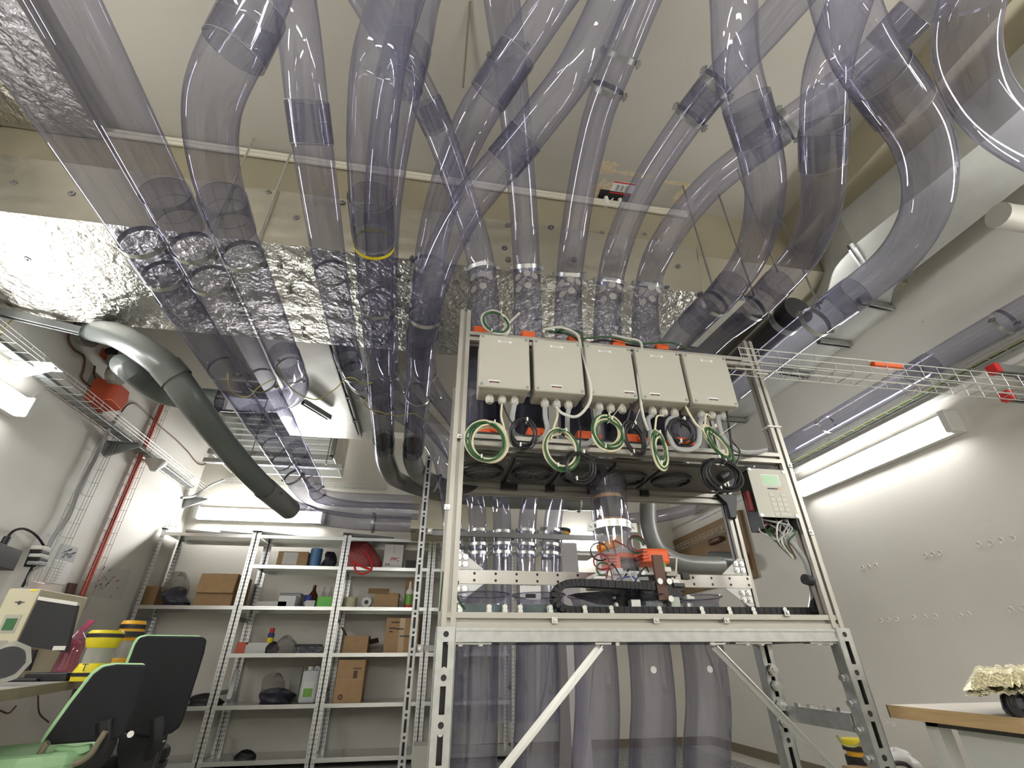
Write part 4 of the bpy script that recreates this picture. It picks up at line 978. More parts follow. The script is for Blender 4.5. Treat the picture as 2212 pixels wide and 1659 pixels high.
cable('grey conduit looping from the fourth box to the fifth box', [GL[11], P(1443,910,1.72), P(1446,945,1.7), P(1460,968,1.69), P(1490,972,1.69), P(1508,960,1.69), P(1511,920,1.7), GL[12]], .011, 'cable_grey', 'grey_conduit', cg)
cable('grey conduit running from the fifth box to the right post', [GL[14], P(1552,900,1.72), P(1562,945,1.71), P(1590,972,1.72), P(1630,977,1.76), P(1655,972,1.82)], .011, 'cable_grey', 'grey_conduit', cg)
cable('green and grey cable draped over the second box and looping below it', [P(1175,712,1.75), P(1212,708,1.74), P(1245,722,1.72), P(1257,760,1.7), P(1268,800,1.67), P(1277,840,1.66), P(1272,872,1.66), P(1245,900,1.68), P(1215,893,1.7), P(1202,880,1.72)], .0065, 'cable_light')
cable('green cable draped between the third and fourth box', [P(1322,724,1.75), P(1350,730,1.73), P(1382,738,1.72), P(1386,760,1.71), P(1378,800,1.68), P(1382,850,1.68), P(1390,900,1.7), P(1400,930,1.72)], .006, 'cable_light')
cable('green lead across the top of the third box', [P(1190,718,1.76), P(1222,712,1.75), P(1252,718,1.74), P(1258,740,1.71), P(1270,790,1.67)], .0045, 'cable_green')
cable('cream cable from the fourth box to the bundle below the fifth', [P(1478,872,1.7), P(1490,895,1.69), P(1505,918,1.69), P(1522,932,1.69)], .005, 'cable_cream')
cable('black cable drooping behind the fifth box', [P(1570,885,1.72), P(1580,950,1.71), P(1598,975,1.71), P(1590,1005,1.7)], .0035, 'cable_black')
for i, (a, b) in enumerate([((1312,915), (1345,872)), ((1366,925), (1382,884)), ((1555,940), (1590,915)), ((1098,700), (1122,676))]):
    y = 1.69 if i < 3 else 1.73
    tag(build('tie_tail', MB().bar(P(*a, y), P(*b, y), .004, .002), 'off_white'), ['loose white cable tie end on the coil below the third box', 'loose white cable tie end on the flat black coil', 'loose white cable tie end on the bundle below the fifth box', 'loose white cable tie end above the first box'][i], 'cable tie')
# ---- valve bank behind the boxes
VB = thing('valve_bank', 'bank of tube valves behind the junction boxes with dark plates below', 'valve bank', (.7, 2.0, zM-.04))
zP = zM-.03
build('base_plate', MB().box((xi0, yf+.03, zP-.006), (xi1-.12, yr_-.03, zP)), 'plate_olive', VB)
build('top_plate', MB().box((xi0, yf+.03, zT), (xi1-.25, yr_-.03, zT+.006)), 'dark_plate', VB)
for i in range(5):
    cx = XM[i]
    pp = build('port_plate', MB().prism([(cx-.105, yf+.05, zP-.02), (cx+.105, yf+.05, zP-.02), (cx+.105, yr_-.05, zP-.02), (cx-.105, yr_-.05, zP-.02)], (0, 0, .014)), 'dark_plate' if i in (1, 2) else 'plate_olive', VB)
    build('port_ring', MB().lathe((cx, YM, zP-.02), (0, 0, -1), [(0, .098), (.012, .096), (.014, .085), (.0, .08)], 28), 'black_plastic', pp, smooth=True)
    for k in range(10):
        a = 2*math.pi*k/10; build('guard_wire', MB().bar((cx, YM, zP-.024), (cx+math.cos(a)*.085, YM+math.sin(a)*.085, zP-.024), .002, .002), 'tray_grey', pp)
    for sx in (-.09, .09):
        for sy in (-.12, 0, .12): build('plate_screw', MB().cyl((cx+sx, YM+sy, zP-.02), (cx+sx, YM+sy, zP-.026), .006, 8), 'dark_zinc', pp)
    build('valve_tube', MB().tube([(cx, YM, zP), (cx, YM, zP+.15), (cx, YM, zT-.02), (cx, YM, 2.3)], RT+.01, 26, cap=False), 'clear_pvc', VB, smooth=True)
    build('dark_carrier', MB().cyl((cx, YM, zP+.20), (cx, YM, zP+.34), RT-.002, 24), 'dark_navy', VB, smooth=True)
    build('seat_ring', MB().lathe((cx, YM, zP), (0, 0, 1), [(0, .098), (.05, .098), (.055, .09)], 26), 'frost_green', VB, smooth=True)
    act = build('actuator', MB().cbox((cx-.01, yf+.085, zP+.115), (.075, .07, .05)).cyl((cx+.015, yf+.05, zP+.12), (cx+.06, yf+.045, zP+.10), .016, 10), 'orange', VB, bevel=.006)
    build('motor', MB().cyl((cx+.03, yf+.08, zP+.06), (cx+.08, yf+.07, zP+.05), .022, 12), 'zinc', act, smooth=True)
    build('coupling_block', MB().cbox((cx-.08, yf+.08, zP+.04), (.04, .05, .06)), 'zinc', VB)
    build('actuator', MB().cbox((cx-.05+.01*i, yf+.05, zT+.07), (.07, .06, .055)).cbox((cx-.0+.01*i, yf+.03, zT+.05), (.09, .03, .02)), 'orange', VB, bevel=.008)
    for k in range(2): build('stud', MB().cyl((cx+.06+.025*k, yf+.05, zT), (cx+.06+.025*k, yf+.05, zT+.085), .007, 8), 'zinc', VB)
    build('terminal_block', MB().cbox((cx+.0, yf+.04, zM+.045), (.15, .04, .025)), 'black_plastic', VB, bevel=.003)
for (px, py) in [(1093,1020),(1190,1035),(1110,1046),(1280,1042),(1395,1050)]:
    p = at(px, py, Y=YRe-.06); build('clip', MB().cbox((p.x, YRe-.035, zS+.01), (.045, .02, .04)), 'black_plastic', VB, bevel=.004)
cable('loose black leads bunched along the top beam', [P(1185,716,1.86), P(1230,722,1.84), P(1262,742,1.85), P(1300,735,1.84), P(1360,745,1.86), P(1430,756,1.85), P(1500,752,1.86)], .006, 'cable_black')
cable('green lead along the top beam', [P(1200,712,1.84), P(1250,730,1.82), P(1310,728,1.82), P(1380,742,1.83), P(1450,740,1.82), P(1490,755,1.84)], .0045, 'cable_green')
# ---- control panel
tl, tr_, bl, brr = at(1614, 1011, Y=YFr-.03), at(1694, 1015, Y=YFr-.03), at(1641, 1117, Y=YFr-.03), at(1726, 1119, Y=YFr-.03)
cx0, cx1 = (tl.x+bl.x)/2, (tr_.x+brr.x)/2; cz0, cz1 = (bl.z+brr.z)/2, (tl.z+tr_.z)/2; yc = YFr-.03
CP = thing('keypad_controller', 'beige control panel with green display and keypad on the right post', 'control panel', ((cx0+cx1)/2, yc, cz0))
build('front_plate', MB().box((cx0, yc, cz0), (cx1, yc+.004, cz1)), 'box_grey', CP, bevel=.002)
build('housing', MB().box((cx0+.008, yc+.004, cz0-.045), (cx0+.012, yc+.09, cz1-.004)).box((cx1-.012, yc+.004, cz0-.045), (cx1-.008, yc+.09, cz1-.004)).box((cx0+.008, yc+.004, cz1-.008), (cx1-.008, yc+.09, cz1-.004)).box((cx0+.008, yc+.086, cz0-.045), (cx1-.008, yc+.09, cz1-.004)), 'dark_plate', CP)
ww, hh = cx1-cx0, cz1-cz0
def onp(u, v_): return V((cx0+ww*u, yc, cz1-hh*v_))
ds = build('display', MB().box(onp(.33, .34)+V((0, -.002, 0)), onp(.75, .14)), 'lcd', CP)
build('display_frame', MB().box(onp(.30, .36)+V((0, -.001, 0)), onp(.78, .12)), 'off_white', CP)
for r0 in range(4):
    for c0 in range(3):
        if r0 == 0 and c0 == 1: continue
        build('key', MB().box(onp(.40+.15*c0, .58+.1*r0)+V((0, -.0015, 0)), onp(.52+.15*c0, .50+.1*r0)), 'key_grey', CP)
build('key', MB().box(onp(.40, .97)+V((0, -.0015, 0)), onp(.52, .90)), 'key_grey', CP); build('key', MB().box(onp(.55, .97)+V((0, -.0015, 0)), onp(.83, .90)), 'key_grey', CP)
build('maker_print', MB().box(onp(.40, .43)+V((0, -.001, 0)), onp(.66, .405)), 'print_dark', CP)
build('maker_mark', MB().box(onp(.68, .435)+V((0, -.001, 0)), onp(.73, .40)), 'orange_gold', CP)
for u, v_ in ((.05, .03), (.95, .05), (.05, .97), (.95, .96)):
    build('panel_screw', MB().cyl(onp(u, v_), onp(u, v_)+V((0, -.004, 0)), .007, 10), 'zinc', CP)
build('red_side_switch', MB().box(onp(-.09, .85)+V((0, .02, 0)), onp(.0, .45)+V((0, .05, 0))), 'dark_red', CP, bevel=.004)
rnd = random.Random(5)
for i in range(16):
    m_ = ['cable_grey', 'cable_grey', 'cable_grey', 'cable_black', 'dark_red', 'cable_grey', 'cable_green', 'cable_light'][i % 8]
    a = onp(rnd.uniform(.12, .88), 1.0)+V((0, rnd.uniform(.02, .07), .0)); b = onp(rnd.uniform(.2, .8), 1.12)+V((0, rnd.uniform(.0, .06), -.02)); c_ = onp(rnd.uniform(.35, .6), 1.3)+V((0, rnd.uniform(.01, .05), -.03)); d_ = onp(.78, 1.45)+V((rnd.uniform(-.01, .01), .05, -.06))
    build('wire', MB().tube(catmull([a, b+V((rnd.uniform(-.05, .05), 0, rnd.uniform(-.01, .02))), c_, d_], 6), .0036, 6), m_, CP, smooth=True)
build('wire', MB().tube(catmull([onp(.1, 1.0)+V((0, .03, 0)), onp(.2, 1.25)+V((0, .03, 0)), onp(.4, 1.45)+V((0, .03, 0)), onp(.55, 1.35)+V((0, .03, 0))], 6), .003, 6), 'cable_green', CP, smooth=True)
cable('grey conduit curving from the control panel down the right post', [P(1695,1158,1.8), P(1715,1178,1.8), P(1738,1210,1.82), P(1748,1240,1.84), P(1752,1262,1.85)], .011, 'cable_grey', 'grey_conduit', cg)
tag(build('cable_sleeve', MB().lathe(P(1738,1251,1.8), (1, .2, -.15), [(0, .002), (0, .02), (.035, .02), (.035, .002)], 14), 'black_rubber', smooth=True), 'black rubber cable sleeve on the right post', 'sleeve')
cable('silver braided cable down to the bench at the right post', [P(1752,1262,1.85), P(1756,1285,1.87), P(1752,1318,1.9)], .012, 'galvanised')
tag(build('post_gusset', MB().prism([P(1762,1265,1.86), P(1792,1322,1.86), P(1755,1322,1.86)], (0, .02, 0)), 'black_plastic'), 'black triangular gusset at the foot of the right post', 'gusset')
# ================================================================ gantry inside the machine
G = thing('gantry', 'sliding gantry with a steel rail and tube carriage inside the machine', 'gantry', (xPL, YRe-.08, zB2))
yg = YRe-.06
ra, rb_ = at(987, 1246, Y=yg), at(1598, 1256, Y=yg); zg = (ra.z+rb_.z)/2
build('rail', MB().box((xPL+.03, yg, zg-.028), (xPR-.05, yg+.012, zg+.028)), 'bright_steel', G)
for k in range(15):
    x = xPL+.12+k*.094
    for dz in (-.014, .014): build('rail_hole', MB().lathe((x, yg-.0005, zg+dz), (0, 1, 0), [(0, .006), (.0003, .0005)], 8), 'black_rubber', G)  # flat black discs stand for the dark inside of the holes
for sx, x in ((1, xPL+.03), (-1, xPR-.07)):
    for sz in (1, -1):
        z = zg+sz*.03
        bk = build('corner_bracket', MB().prism([(x, yg-.005, z), (x+sx*.13, yg-.005, z), (x+sx*.03, yg-.005, z+sz*.075), (x, yg-.005, z+sz*.075)], (0, .004, 0)), 'white', G)
        for k in range(4):
            p = V((x+sx*(.018+.03*(k % 2)), yg-.012, z+sz*(.02+.03*(k//2)))); build('bracket_bolt', MB().cyl(p, p+V((0, .012, 0)), .013, 6).cyl(p+V((0, -.004, 0)), p, .007, 8), 'zinc', bk)
# carriage
cxg = at(1380, 1255, Y=2.0).x; cz = at(1380, 1250, Y=2.0).z
car = build('carriage_plate', MB().box((cxg-.17, 1.98, cz+.012), (cxg+.16, yg-.005, cz+.028)), 'white', G, bevel=.004)
build('carriage_block', MB().box((cxg-.18, 2.02, cz-.03), (cxg+.02, yg-.005, cz+.01)), 'box_grey_dark', G, bevel=.008)
build('carriage_arm', MB().prism([(cxg-.23, 1.97, cz-.02), (cxg-.12, 1.97, cz+.018), (cxg-.02, 1.97, cz+.02), (cxg+.0, 1.97, cz-.03), (cxg-.1, 1.97, cz-.035)], (0, .05, 0)), 'off_white', G, bevel=.004)
build('slider_block', MB().box((cxg-.02, 1.95, cz-.085), (cxg+.16, yg-.01, cz-.02)), 'black_plastic', G, bevel=.006)
build('slide_block', MB().prism([(cxg-.28, 2.0, cz-.06), (cxg-.1, 2.0, cz-.045), (cxg+.12, 2.0, cz-.05), (cxg+.05, 2.0, cz-.13), (cxg-.02, 2.0, cz-.13)], (0, .09, 0)), 'black_plastic', G)
build('upright_bracket', MB().box((cxg+.045, 1.93, cz-.09), (cxg+.09, 1.945, cz+.085)), 'brown_dark', G, bevel=.002)
for dx, dz in ((.055, -.02), (.095, -.02), (.09, -.085)): build('bracket_bolt', MB().cyl((cxg+dx, 1.93, cz+dz), (cxg+dx, 1.915, cz+dz), .012, 10), 'zinc', G)
mo = build('gear_motor', MB().box((cxg+.03, 1.99, cz+.06), (cxg+.155, 2.1, cz+.125)), 'orange', G, bevel=.012)
for k in range(4): build('cooling_fin', MB().box((cxg+.025, 1.985, cz+.066+.014*k), (cxg+.055, 2.1, cz+.072+.014*k)), 'orange_red', mo)
build('hook_wire', MB().tube([(cxg+.155, 2.0, cz+.09), (cxg+.19, 2.0, cz+.088), (cxg+.175, 2.0, cz+.03)], .004, 6), 'off_white', G)
m2 = build('drive_unit', MB().box((cxg-.13, 2.0, cz+.03), (cxg-.07, 2.08, cz+.10)).box((cxg-.07, 2.0, cz+.085), (cxg+.01, 2.06, cz+.105)), 'orange', G, bevel=.005)
for k in range(5): build('cooling_fin', MB().box((cxg-.132, 1.995, cz+.036+.013*k), (cxg-.09, 2.0, cz+.041+.013*k)), 'dark_red', m2)
build('drive_motor', MB().cyl((cxg-.07, 2.03, cz+.05), (cxg+.01, 2.03, cz+.055), .03, 16), 'dark_plate', G, smooth=True)
build('capacitor', MB().cyl((cxg-.17, 1.99, cz+.115), (cxg-.10, 1.99, cz+.135), .017, 14), 'orange_gold', G, smooth=True)
build('buzzer', MB().cyl((cxg-.085, 1.985, cz+.15), (cxg-.085, 2.0, cz+.15), .026, 16), 'brass_brown', G, smooth=True)
build('white_tag', MB().prism([(cxg+.02, 1.98, cz+.12), (cxg+.05, 1.98, cz+.12), (cxg+.03, 1.98, cz+.16), (cxg+.02, 1.98, cz+.155)], (0, .002, 0)), 'paper', G)
for (cx_, cz_, r_, m_) in [(-.165, .06, .035, 'dark_red'), (-.17, .1, .04, 'cable_black'), (-.16, .03, .03, 'cable_green'), (.005, .14, .035, 'dark_red'), (.0, .135, .04, 'cable_black'), (-.005, .13, .037, 'cable_green'), (.12, -.06, .04, 'cable_black'), (.12, -.065, .036, 'cable_light')]:
    pts = [(cxg+cx_+math.cos(a)*r_, 1.975, cz+cz_+math.sin(a)*r_*.9) for a in [i*math.pi*2/14 for i in range(13)]]
    build('wire_loop', MB().tube(pts, .0035, 6), m_, G, smooth=True)
for k, (dx, dz, sx, sz, m_) in enumerate([(.11, .03, .03, .02, 'off_white'), (.13, .015, .05, .02, 'box_grey_dark'), (.1, -.005, .06, .02, 'black_plastic'), (.15, -.03, .05, .015, 'dark_plate'), (.1, .045, .02, .03, 'bottle_green'), (-.1, .022, .04, .025, 'white'), (.12, -.1, .04, .05, 'frost_green'), (.02, -.12, .05, .06, 'frost_green'), (.06, -.11, .03, .05, 'zinc'), (-.05, -.11, .04, .05, 'zinc')]):
    build('carriage_fitting', MB().cbox((cxg+dx, 1.96+.01*(k % 3), cz+dz), (sx, .04, sz)), m_, G, bevel=.003)
rnd = random.Random(31)
for k in range(26):
    x = cxg+rnd.uniform(-.2, .2); z = cz+rnd.uniform(-.14, .05); y = 1.955+rnd.uniform(0, .05)
    m_ = rnd.choice(['black_plastic', 'black_plastic', 'zinc', 'off_white', 'dark_plate', 'cable_grey', 'white'])
    if k % 3: build('carriage_fitting', MB().cbox((x, y, z), (rnd.uniform(.012, .05), .02, rnd.uniform(.008, .03))), m_, G, bevel=.002)
    else: build('carriage_screw', MB().cyl((x, y-.01, z), (x, y+.01, z), rnd.uniform(.006, .012), 10), 'zinc', G, smooth=True)
for k in range(9):
    a = V((cxg+rnd.uniform(-.18, .14), 1.96, cz+rnd.uniform(-.05, .12))); b = a+V((rnd.uniform(-.1, .1), -.01, rnd.uniform(-.08, .06))); c_ = (a+b)/2+V((rnd.uniform(-.04, .04), -.015, rnd.uniform(.02, .05)))
    build('loose_wire', MB().tube(catmull([a, c_, b], 6), .003, 6), rnd.choice(['cable_black', 'cable_black', 'dark_red', 'cable_light', 'cable_blue']), G, smooth=True)
# carrier tube with a canister inside
xc = at(1322, 1150, Y=YM).x; zt1 = at(1322, 1035, Y=YM).z
CT = thing('carrier_tube', 'upright clear tube on the gantry with a black canister inside', 'tube', (xc, YM, cz))
build('tube_wall', MB().tube([(xc, YM, cz-.02), (xc, YM, cz+.2), (xc, YM, zP-.03)], RT+.003, 30, cap=False), 'clear_pvc_pale', CT, smooth=True)
build('tube_socket', MB().tube([(xc, YM, zS-.05), (xc, YM, zP-.03)], RT+.012, 30, cap=False), 'clear_pvc_thick', CT, smooth=True)
zcl = at(1322, 1128, Y=YM-.08).z
ck = build('pipe_clamp', MB().tube([(xc, YM, zcl-.016), (xc, YM, zcl+.016)], RT+.007, 30, cap=False), 'zinc', CT, smooth=True)
build('pipe_clamp', MB().tube([(xc, YM, zcl+.004), (xc, YM, zcl+.010)], RT+.0095, 30, cap=False), 'zinc', CT, smooth=True)
for k in (-1, 1): build('clamp_lug', MB().cbox((xc+k*(RT+.02), YM-.01, zcl-.004), (.03, .012, .04)).cyl((xc+k*(RT+.02), YM-.016, zcl), (xc+k*(RT+.02), YM-.024, zcl), .008, 10), 'zinc', ck)
zc0 = zcl+.01
CN = thing('tube_canister', 'black transport canister with brown bands inside the gantry tube', 'canister', (xc, YM, zc0))
build('body', MB().lathe((xc, YM, zc0), (0, 0, 1), [(0, .001), (0, .055), (.02, .066), (.105, .07), (.12, .064), (.145, .06), (.145, .001)], 26), 'black_plastic', CN, smooth=True)
build('band', MB().lathe((xc, YM, zc0+.004), (0, 0, 1), [(0, .066), (.014, .069)], 26), 'brass_brown', CN, smooth=True)
build('band', MB().lathe((xc, YM, zc0+.112), (0, 0, 1), [(0, .0685), (.016, .066)], 26), 'brass_brown', CN, smooth=True)
build('lid', MB().lathe((xc, YM, zc0+.13), (0, 0, 1), [(0, .068), (.018, .066), (.018, .001)], 26), 'black_plastic', CN, smooth=True)
# energy chain
yk = 1.9
ch = thing('energy_chain', 'black cable chain bent in a U along the bench of the machine', 'cable chain', at(1400, 1318, Y=yk))
def kp(px, py): return at(px, py, Y=yk)
top = [kp(1410,1268), kp(1340,1264), kp(1280,1261), kp(1240,1260)]; bend = [kp(1218,1263), kp(1203,1274), kp(1197,1290), kp(1203,1306), kp(1218,1316)]; bot = [kp(1240,1319)]+[kp(1240+52*i, 1319.3+.12*i) for i in range(1, 11)]
pathk = catmull(top+bend+bot, 8); acc = 0; last = None
for i in range(len(pathk)-1):
    a, b = pathk[i], pathk[i+1]
    if last is None: last = a
    acc = (b-last).length
    if acc >= .016:
        d = (b-last); build('chain_link', MB().bar(last+d*.04, b-d*.04, .05, .027, (0, -.02, 1) if abs(d.x) > abs(d.z) else (1, 0, 0)), 'black_rubber', ch); last = b
# funnels
for i in range(5):
    if i == 3: cxf = XM[i]+.01
    cxf = XM[i]+.012; zf = at(1039, 1284, Y=YM).z-.058
    fl = thing('tube_funnel', ['first clear flared tube inlet on the bench, next to the left post', 'second clear flared tube inlet on the bench, left of the chain bend', 'third clear flared tube inlet on the bench, under the upper run of the chain', 'fourth clear flared tube inlet on the bench, hidden behind the black carriage', 'fifth clear flared tube inlet on the bench, right of the carriage'][i], 'funnel', (cxf, YM, zB1), 'flared tube inlets on the bench')
    build('flare', MB().lathe((cxf, YM, zf+.004), (0, 0, 1), [(0, .088), (.03, .089), (.045, .097), (.052, .108), (.054, .106)], 32), 'clear_pvc_thick', fl, smooth=True)
    build('rim', MB().tube([(cxf+math.cos(t)*.108, YM+math.sin(t)*.108, zf+.057) for t in [2*math.pi*q/32 for q in range(32)]], .003, 6, closed=True), 'clear_pvc_socket', fl, smooth=True)
    build('seal_ring', MB().lathe((cxf, YM, zf-.06), (0, 0, 1), [(0, .092), (.075, .092), (.077, .086)], 32), 'teal_dark', fl, smooth=True)
build_bench = MB().box((xi0, yf+.03, zB1+.01), (xi1, yr_-.03, zB1+.016))
tag(build('bench_plate', build_bench, 'box_grey_dark'), 'grey mounting plate of the machine bench under the funnels', 'plate')
for k, (px, m_) in enumerate([(994,'box_grey'),(1057,'off_white'),(1091,'zinc'),(1124,'box_grey'),(1189,'off_white'),(1263,'box_grey'),(1320,'zinc'),(1424,'off_white'),(1515,'box_grey'),(1574,'off_white'),(1626,'black_plastic'),(1694,'off_white')]):
    p = at(px, 1312, Y=1.87); z0 = zB2
    r_ = thing('roller_mount', f'small roller bracket on the bench edge at mounting spot {["a","b","c","d","e","f","g","h","i","j","k","l","m","n","o"][k]}', 'bracket', (p.x, 1.87, z0), 'small roller brackets on the bench edge')
    r_['label'] = {'box_grey': 'small grey roller bracket screwed to the machine bench edge', 'off_white': 'small white roller bracket screwed to the machine bench edge', 'zinc': 'small shiny steel roller bracket screwed to the machine bench edge', 'black_plastic': 'small black roller bracket screwed to the machine bench edge'}[m_]
    build('base', MB().cbox((p.x, 1.885, z0+.005), (.03, .03, .01)), m_, r_, bevel=.002)
    build('upright', MB().cbox((p.x, 1.885, z0+.02), (.018, .012, .03)), m_, r_, bevel=.002)
    build('roller', MB().cyl((p.x, 1.868, z0+.027), (p.x, 1.90, z0+.027), .009, 12).cyl((p.x, 1.864, z0+.014), (p.x, 1.868, z0+.014), .009, 10), 'zinc', r_, smooth=True)
bt = build('toothed_belt', MB().box((xi0+.02, 1.875, zB2+.001), (at(1195,1320,Y=1.87).x, 1.885, zB2+.006)), 'cable_cream'); tag(bt, 'cream toothed belt along the bench edge', 'belt')
wp = at(1147, 1281, Y=2.12)
st_ = thing('sensor_plate', 'white sensor plate with a dark slot behind the second funnel', 'plate', (wp.x, 2.12, zB1))
build('plate', MB().box((wp.x-.045, 2.13, zB1+.016), (wp.x+.045, 2.136, wp.z+.03)), 'white', st_)
build('slot', MB().box((wp.x-.022, 2.128, wp.z-.018), (wp.x+.022, 2.131, wp.z-.002)), 'black_rubber', st_)
cable('green earth wire looping at the left post above the bench', [P(990,1255,1.86), P(986,1275,1.86), P(992,1298,1.86), P(1005,1316,1.86)], .0035, 'cable_green')
cable('green earth wire down the back of the left post', [P(957,1235,1.9), P(955,1260,1.9), P(950,1320,1.9)], .003, 'cable_green')
tag(build('frame_gusset', MB().prism([at(1548,1066,Y=2.2), at(1592,1068,Y=2.2), at(1592,1120,Y=2.2), at(1578,1118,Y=2.2), at(1570,1088,Y=2.2)], (0, .03, 0)), 'black_plastic', bevel=.004), 'black corner gusset under the rear beam at the right', 'gusset')
tag(build('frame_gusset', MB().prism([at(1000,1046,Y=2.2), at(1032,1050,Y=2.2), at(1022,1058,Y=2.2), at(1000,1064,Y=2.2)], (0, .03, 0)), 'black_plastic'), 'black corner gusset under the rear beam beside the left post', 'gusset')
# ================================================================ rear tube rack
RK = thing('tube_rack', 'slotted steel rack carrying the rear tubes behind the machine', 'rack', (at(880,1659,Y=4.3).x, 4.3, 0))
pxs = at(917, 1100, Y=4.0).x
slotted('rack_post', pxs, 3.98, 0, at(925, 985, Y=4.0).z, RK, .05)
zb = at(1085, 1160, Y=4.15).z
for dz in (0.0,): build('rack_bar', MB().box((pxs, 4.07, zb-.02), (at(1290,1170,Y=4.1).x, 4.10, zb+.02)), 'dark_zinc', RK)
zb2 = at(930, 1400, Y=4.05).z
build('rack_bar', MB().box((pxs, 4.05, zb2-.02), (pxs+.35, 4.08, zb2+.02)), 'dark_zinc', RK)
for z in (zb, zb2): 
    build('end_cap', MB().cbox((pxs+.055, 4.03, z), (.05, .03, .05)), 'off_white', RK, bevel=.004); build('cap_screw', MB().cyl((pxs+.055, 4.015, z), (pxs+.055, 4.0, z), .014, 10), 'zinc', RK)
for key in ('D', 'E2', 'G1', 'R1', 'R2'):
    root, path = TUBES[key]
    for q in (1172, 1199): clamp(path, nearest(path, (proj(path[-10])[0], q)), root, r=RT+.002, lug=V((0, 1, 0)))
bp_ = at(925, 1112, Y=5.9)
c0, c1 = at(893, 1072, Y=5.0), at(962, 1144, Y=5.0)
tag(build('cream_panel', MB().box((c0.x, 5.0, c1.z), (c1.x+.6, 5.6, c0.z)), 'control_pale'), 'plain cream box panel where the back wall tubes end', 'panel')
pn = at(1228, 1240, Y=4.6)
tag(build('grey_cabinet', MB().box((at(1212,1200,Y=4.6).x, 4.6, 0), (at(1248,1200,Y=4.6).x, 5.0, at(1230,1172,Y=4.6).z)), 'panel_lilac', bevel=.004), 'tall narrow pale grey cabinet behind the gantry', 'cabinet')
# brown board and tray on the right wall behind the machine
b0, b1 = at(1467, 1284, X=XR-.02), at(1600, 1250, X=XR-.02)
tag(build('brown_board', MB().box((XR-.042, at(1616,1180,X=XR-.04).y, b0.z-.02), (XR-.002, at(1462,1240,X=XR-.04).y, at(1589,1105,X=XR-.04).z)), 'brown_board'), 'brown wooden board fixed to the right wall behind the machine', 'board')
tr0, tr1 = at(1452, 1185, X=XR-.14), at(1569, 1140, X=XR-.14)
wire_tray('short wire basket tray in front of the brown wall board', (XR-.14, tr1.y, (tr0.z+tr1.z)/2-.03), (XR-.14, tr0.y, (tr0.z+tr1.z)/2-.03), (1, 0, 0), (0, 0, 1), .1, .06, .1)
pts = [at(1445,1190,X=XR-.02), at(1446,1160,X=XR-.02), at(1456,1142,X=XR-.02), at(1500,1120,X=XR-.02), at(1550,1096,X=XR-.02)]
tag(build('conduit', MB().tube(catmull(pts, 5), .01, 8), 'cable_light', smooth=True), 'thin grey conduit on the right wall behind the machine', 'conduit')
tcan = at(1545, 1168, X=XR-.075)
tag(build('flashlight', MB().lathe(tcan+V((.0, .12, 0)), (0, -1, 0), [(0, .002), (0, .035), (.03, .035), (.035, .03), (.25, .03), (.25, .002)], 14), 'brown_dark', smooth=True), 'dark brown torch lying in front of the brown board', 'torch')
yc1 = at(1212, 1115, Y=4.9)
yc_ = thing('shelf_canister', 'clear canister with an amber and black cap behind the rear tubes', 'canister', (yc1.x, 4.9, zb))
build('body', MB().lathe((yc1.x, 4.9, zb), (0, 0, 1), [(0, .001), (0, .07), (.2, .07), (.2, .001)], 20), 'frosted_plastic', yc_, smooth=True)
build('cap', MB().lathe((yc1.x, 4.9, zb+.2), (0, 0, 1), [(0, .08), (.03, .08), (.03, .001)], 20), 'amber', yc_, smooth=True)
build('cap_band', MB().lathe((yc1.x, 4.9, zb+.23), (0, 0, 1), [(0, .09), (.03, .09), (.04, .07), (.04, .001)], 20), 'black_plastic', yc_, smooth=True)
tag(build('canister_shelf', MB().box((yc1.x-.2, 4.75, zb-.02), (yc1.x+.3, 5.05, zb)), 'galvanised'), 'narrow steel shelf under the amber capped canister', 'shelf')
# ================================================================ shelving on the back wall
YS = 6.0
XS = [at(342,1150,Y=YS).x, at(555,1155,Y=YS).x, at(750,1165,Y=YS).x, at(935,1170,Y=YS).x]
XS[0] = max(XS[0], XL+.04)
zl = [at(650, y, Y=YS).z for y in (1158, 1222, 1310, 1411, 1521, 1639)]
m = mat('perforated', (0.60, 0.61, 0.60), 0.35, 0.9)
n, l = nodes(m); b = n['Principled BSDF']; tc = n.new('ShaderNodeTexCoord'); mp = n.new('ShaderNodeMapping'); mp.inputs['Scale'].default_value = (48, 0, 26)
vo = n.new('ShaderNodeTexVoronoi'); vo.inputs['Scale'].default_value = 1.0; vo.inputs['Randomness'].default_value = 0
rp = n.new('ShaderNodeValToRGB'); rp.color_ramp.elements[0].position = .14; rp.color_ramp.elements[1].position = .26
rp.color_ramp.elements[0].color = (.22, .22, .22, 1); rp.color_ramp.elements[1].color = (.70, .71, .70, 1)
l.new(tc.outputs['Object'], mp.inputs[0]); l.new(mp.outputs[0], vo.inputs[0]); l.new(vo.outputs['Distance'], rp.inputs[0]); l.new(rp.outputs[0], b.inputs['Base Color'])
levels = [[0, 2, 4, 5], [0, 1, 2, 3, 4, 5], [0, 1, 2, 3, 4, 5], [0, 1, 2, 3, 4, 5]]
xe = [XS[0], XS[1], XS[2], XS[3], XS[3]+1.01]
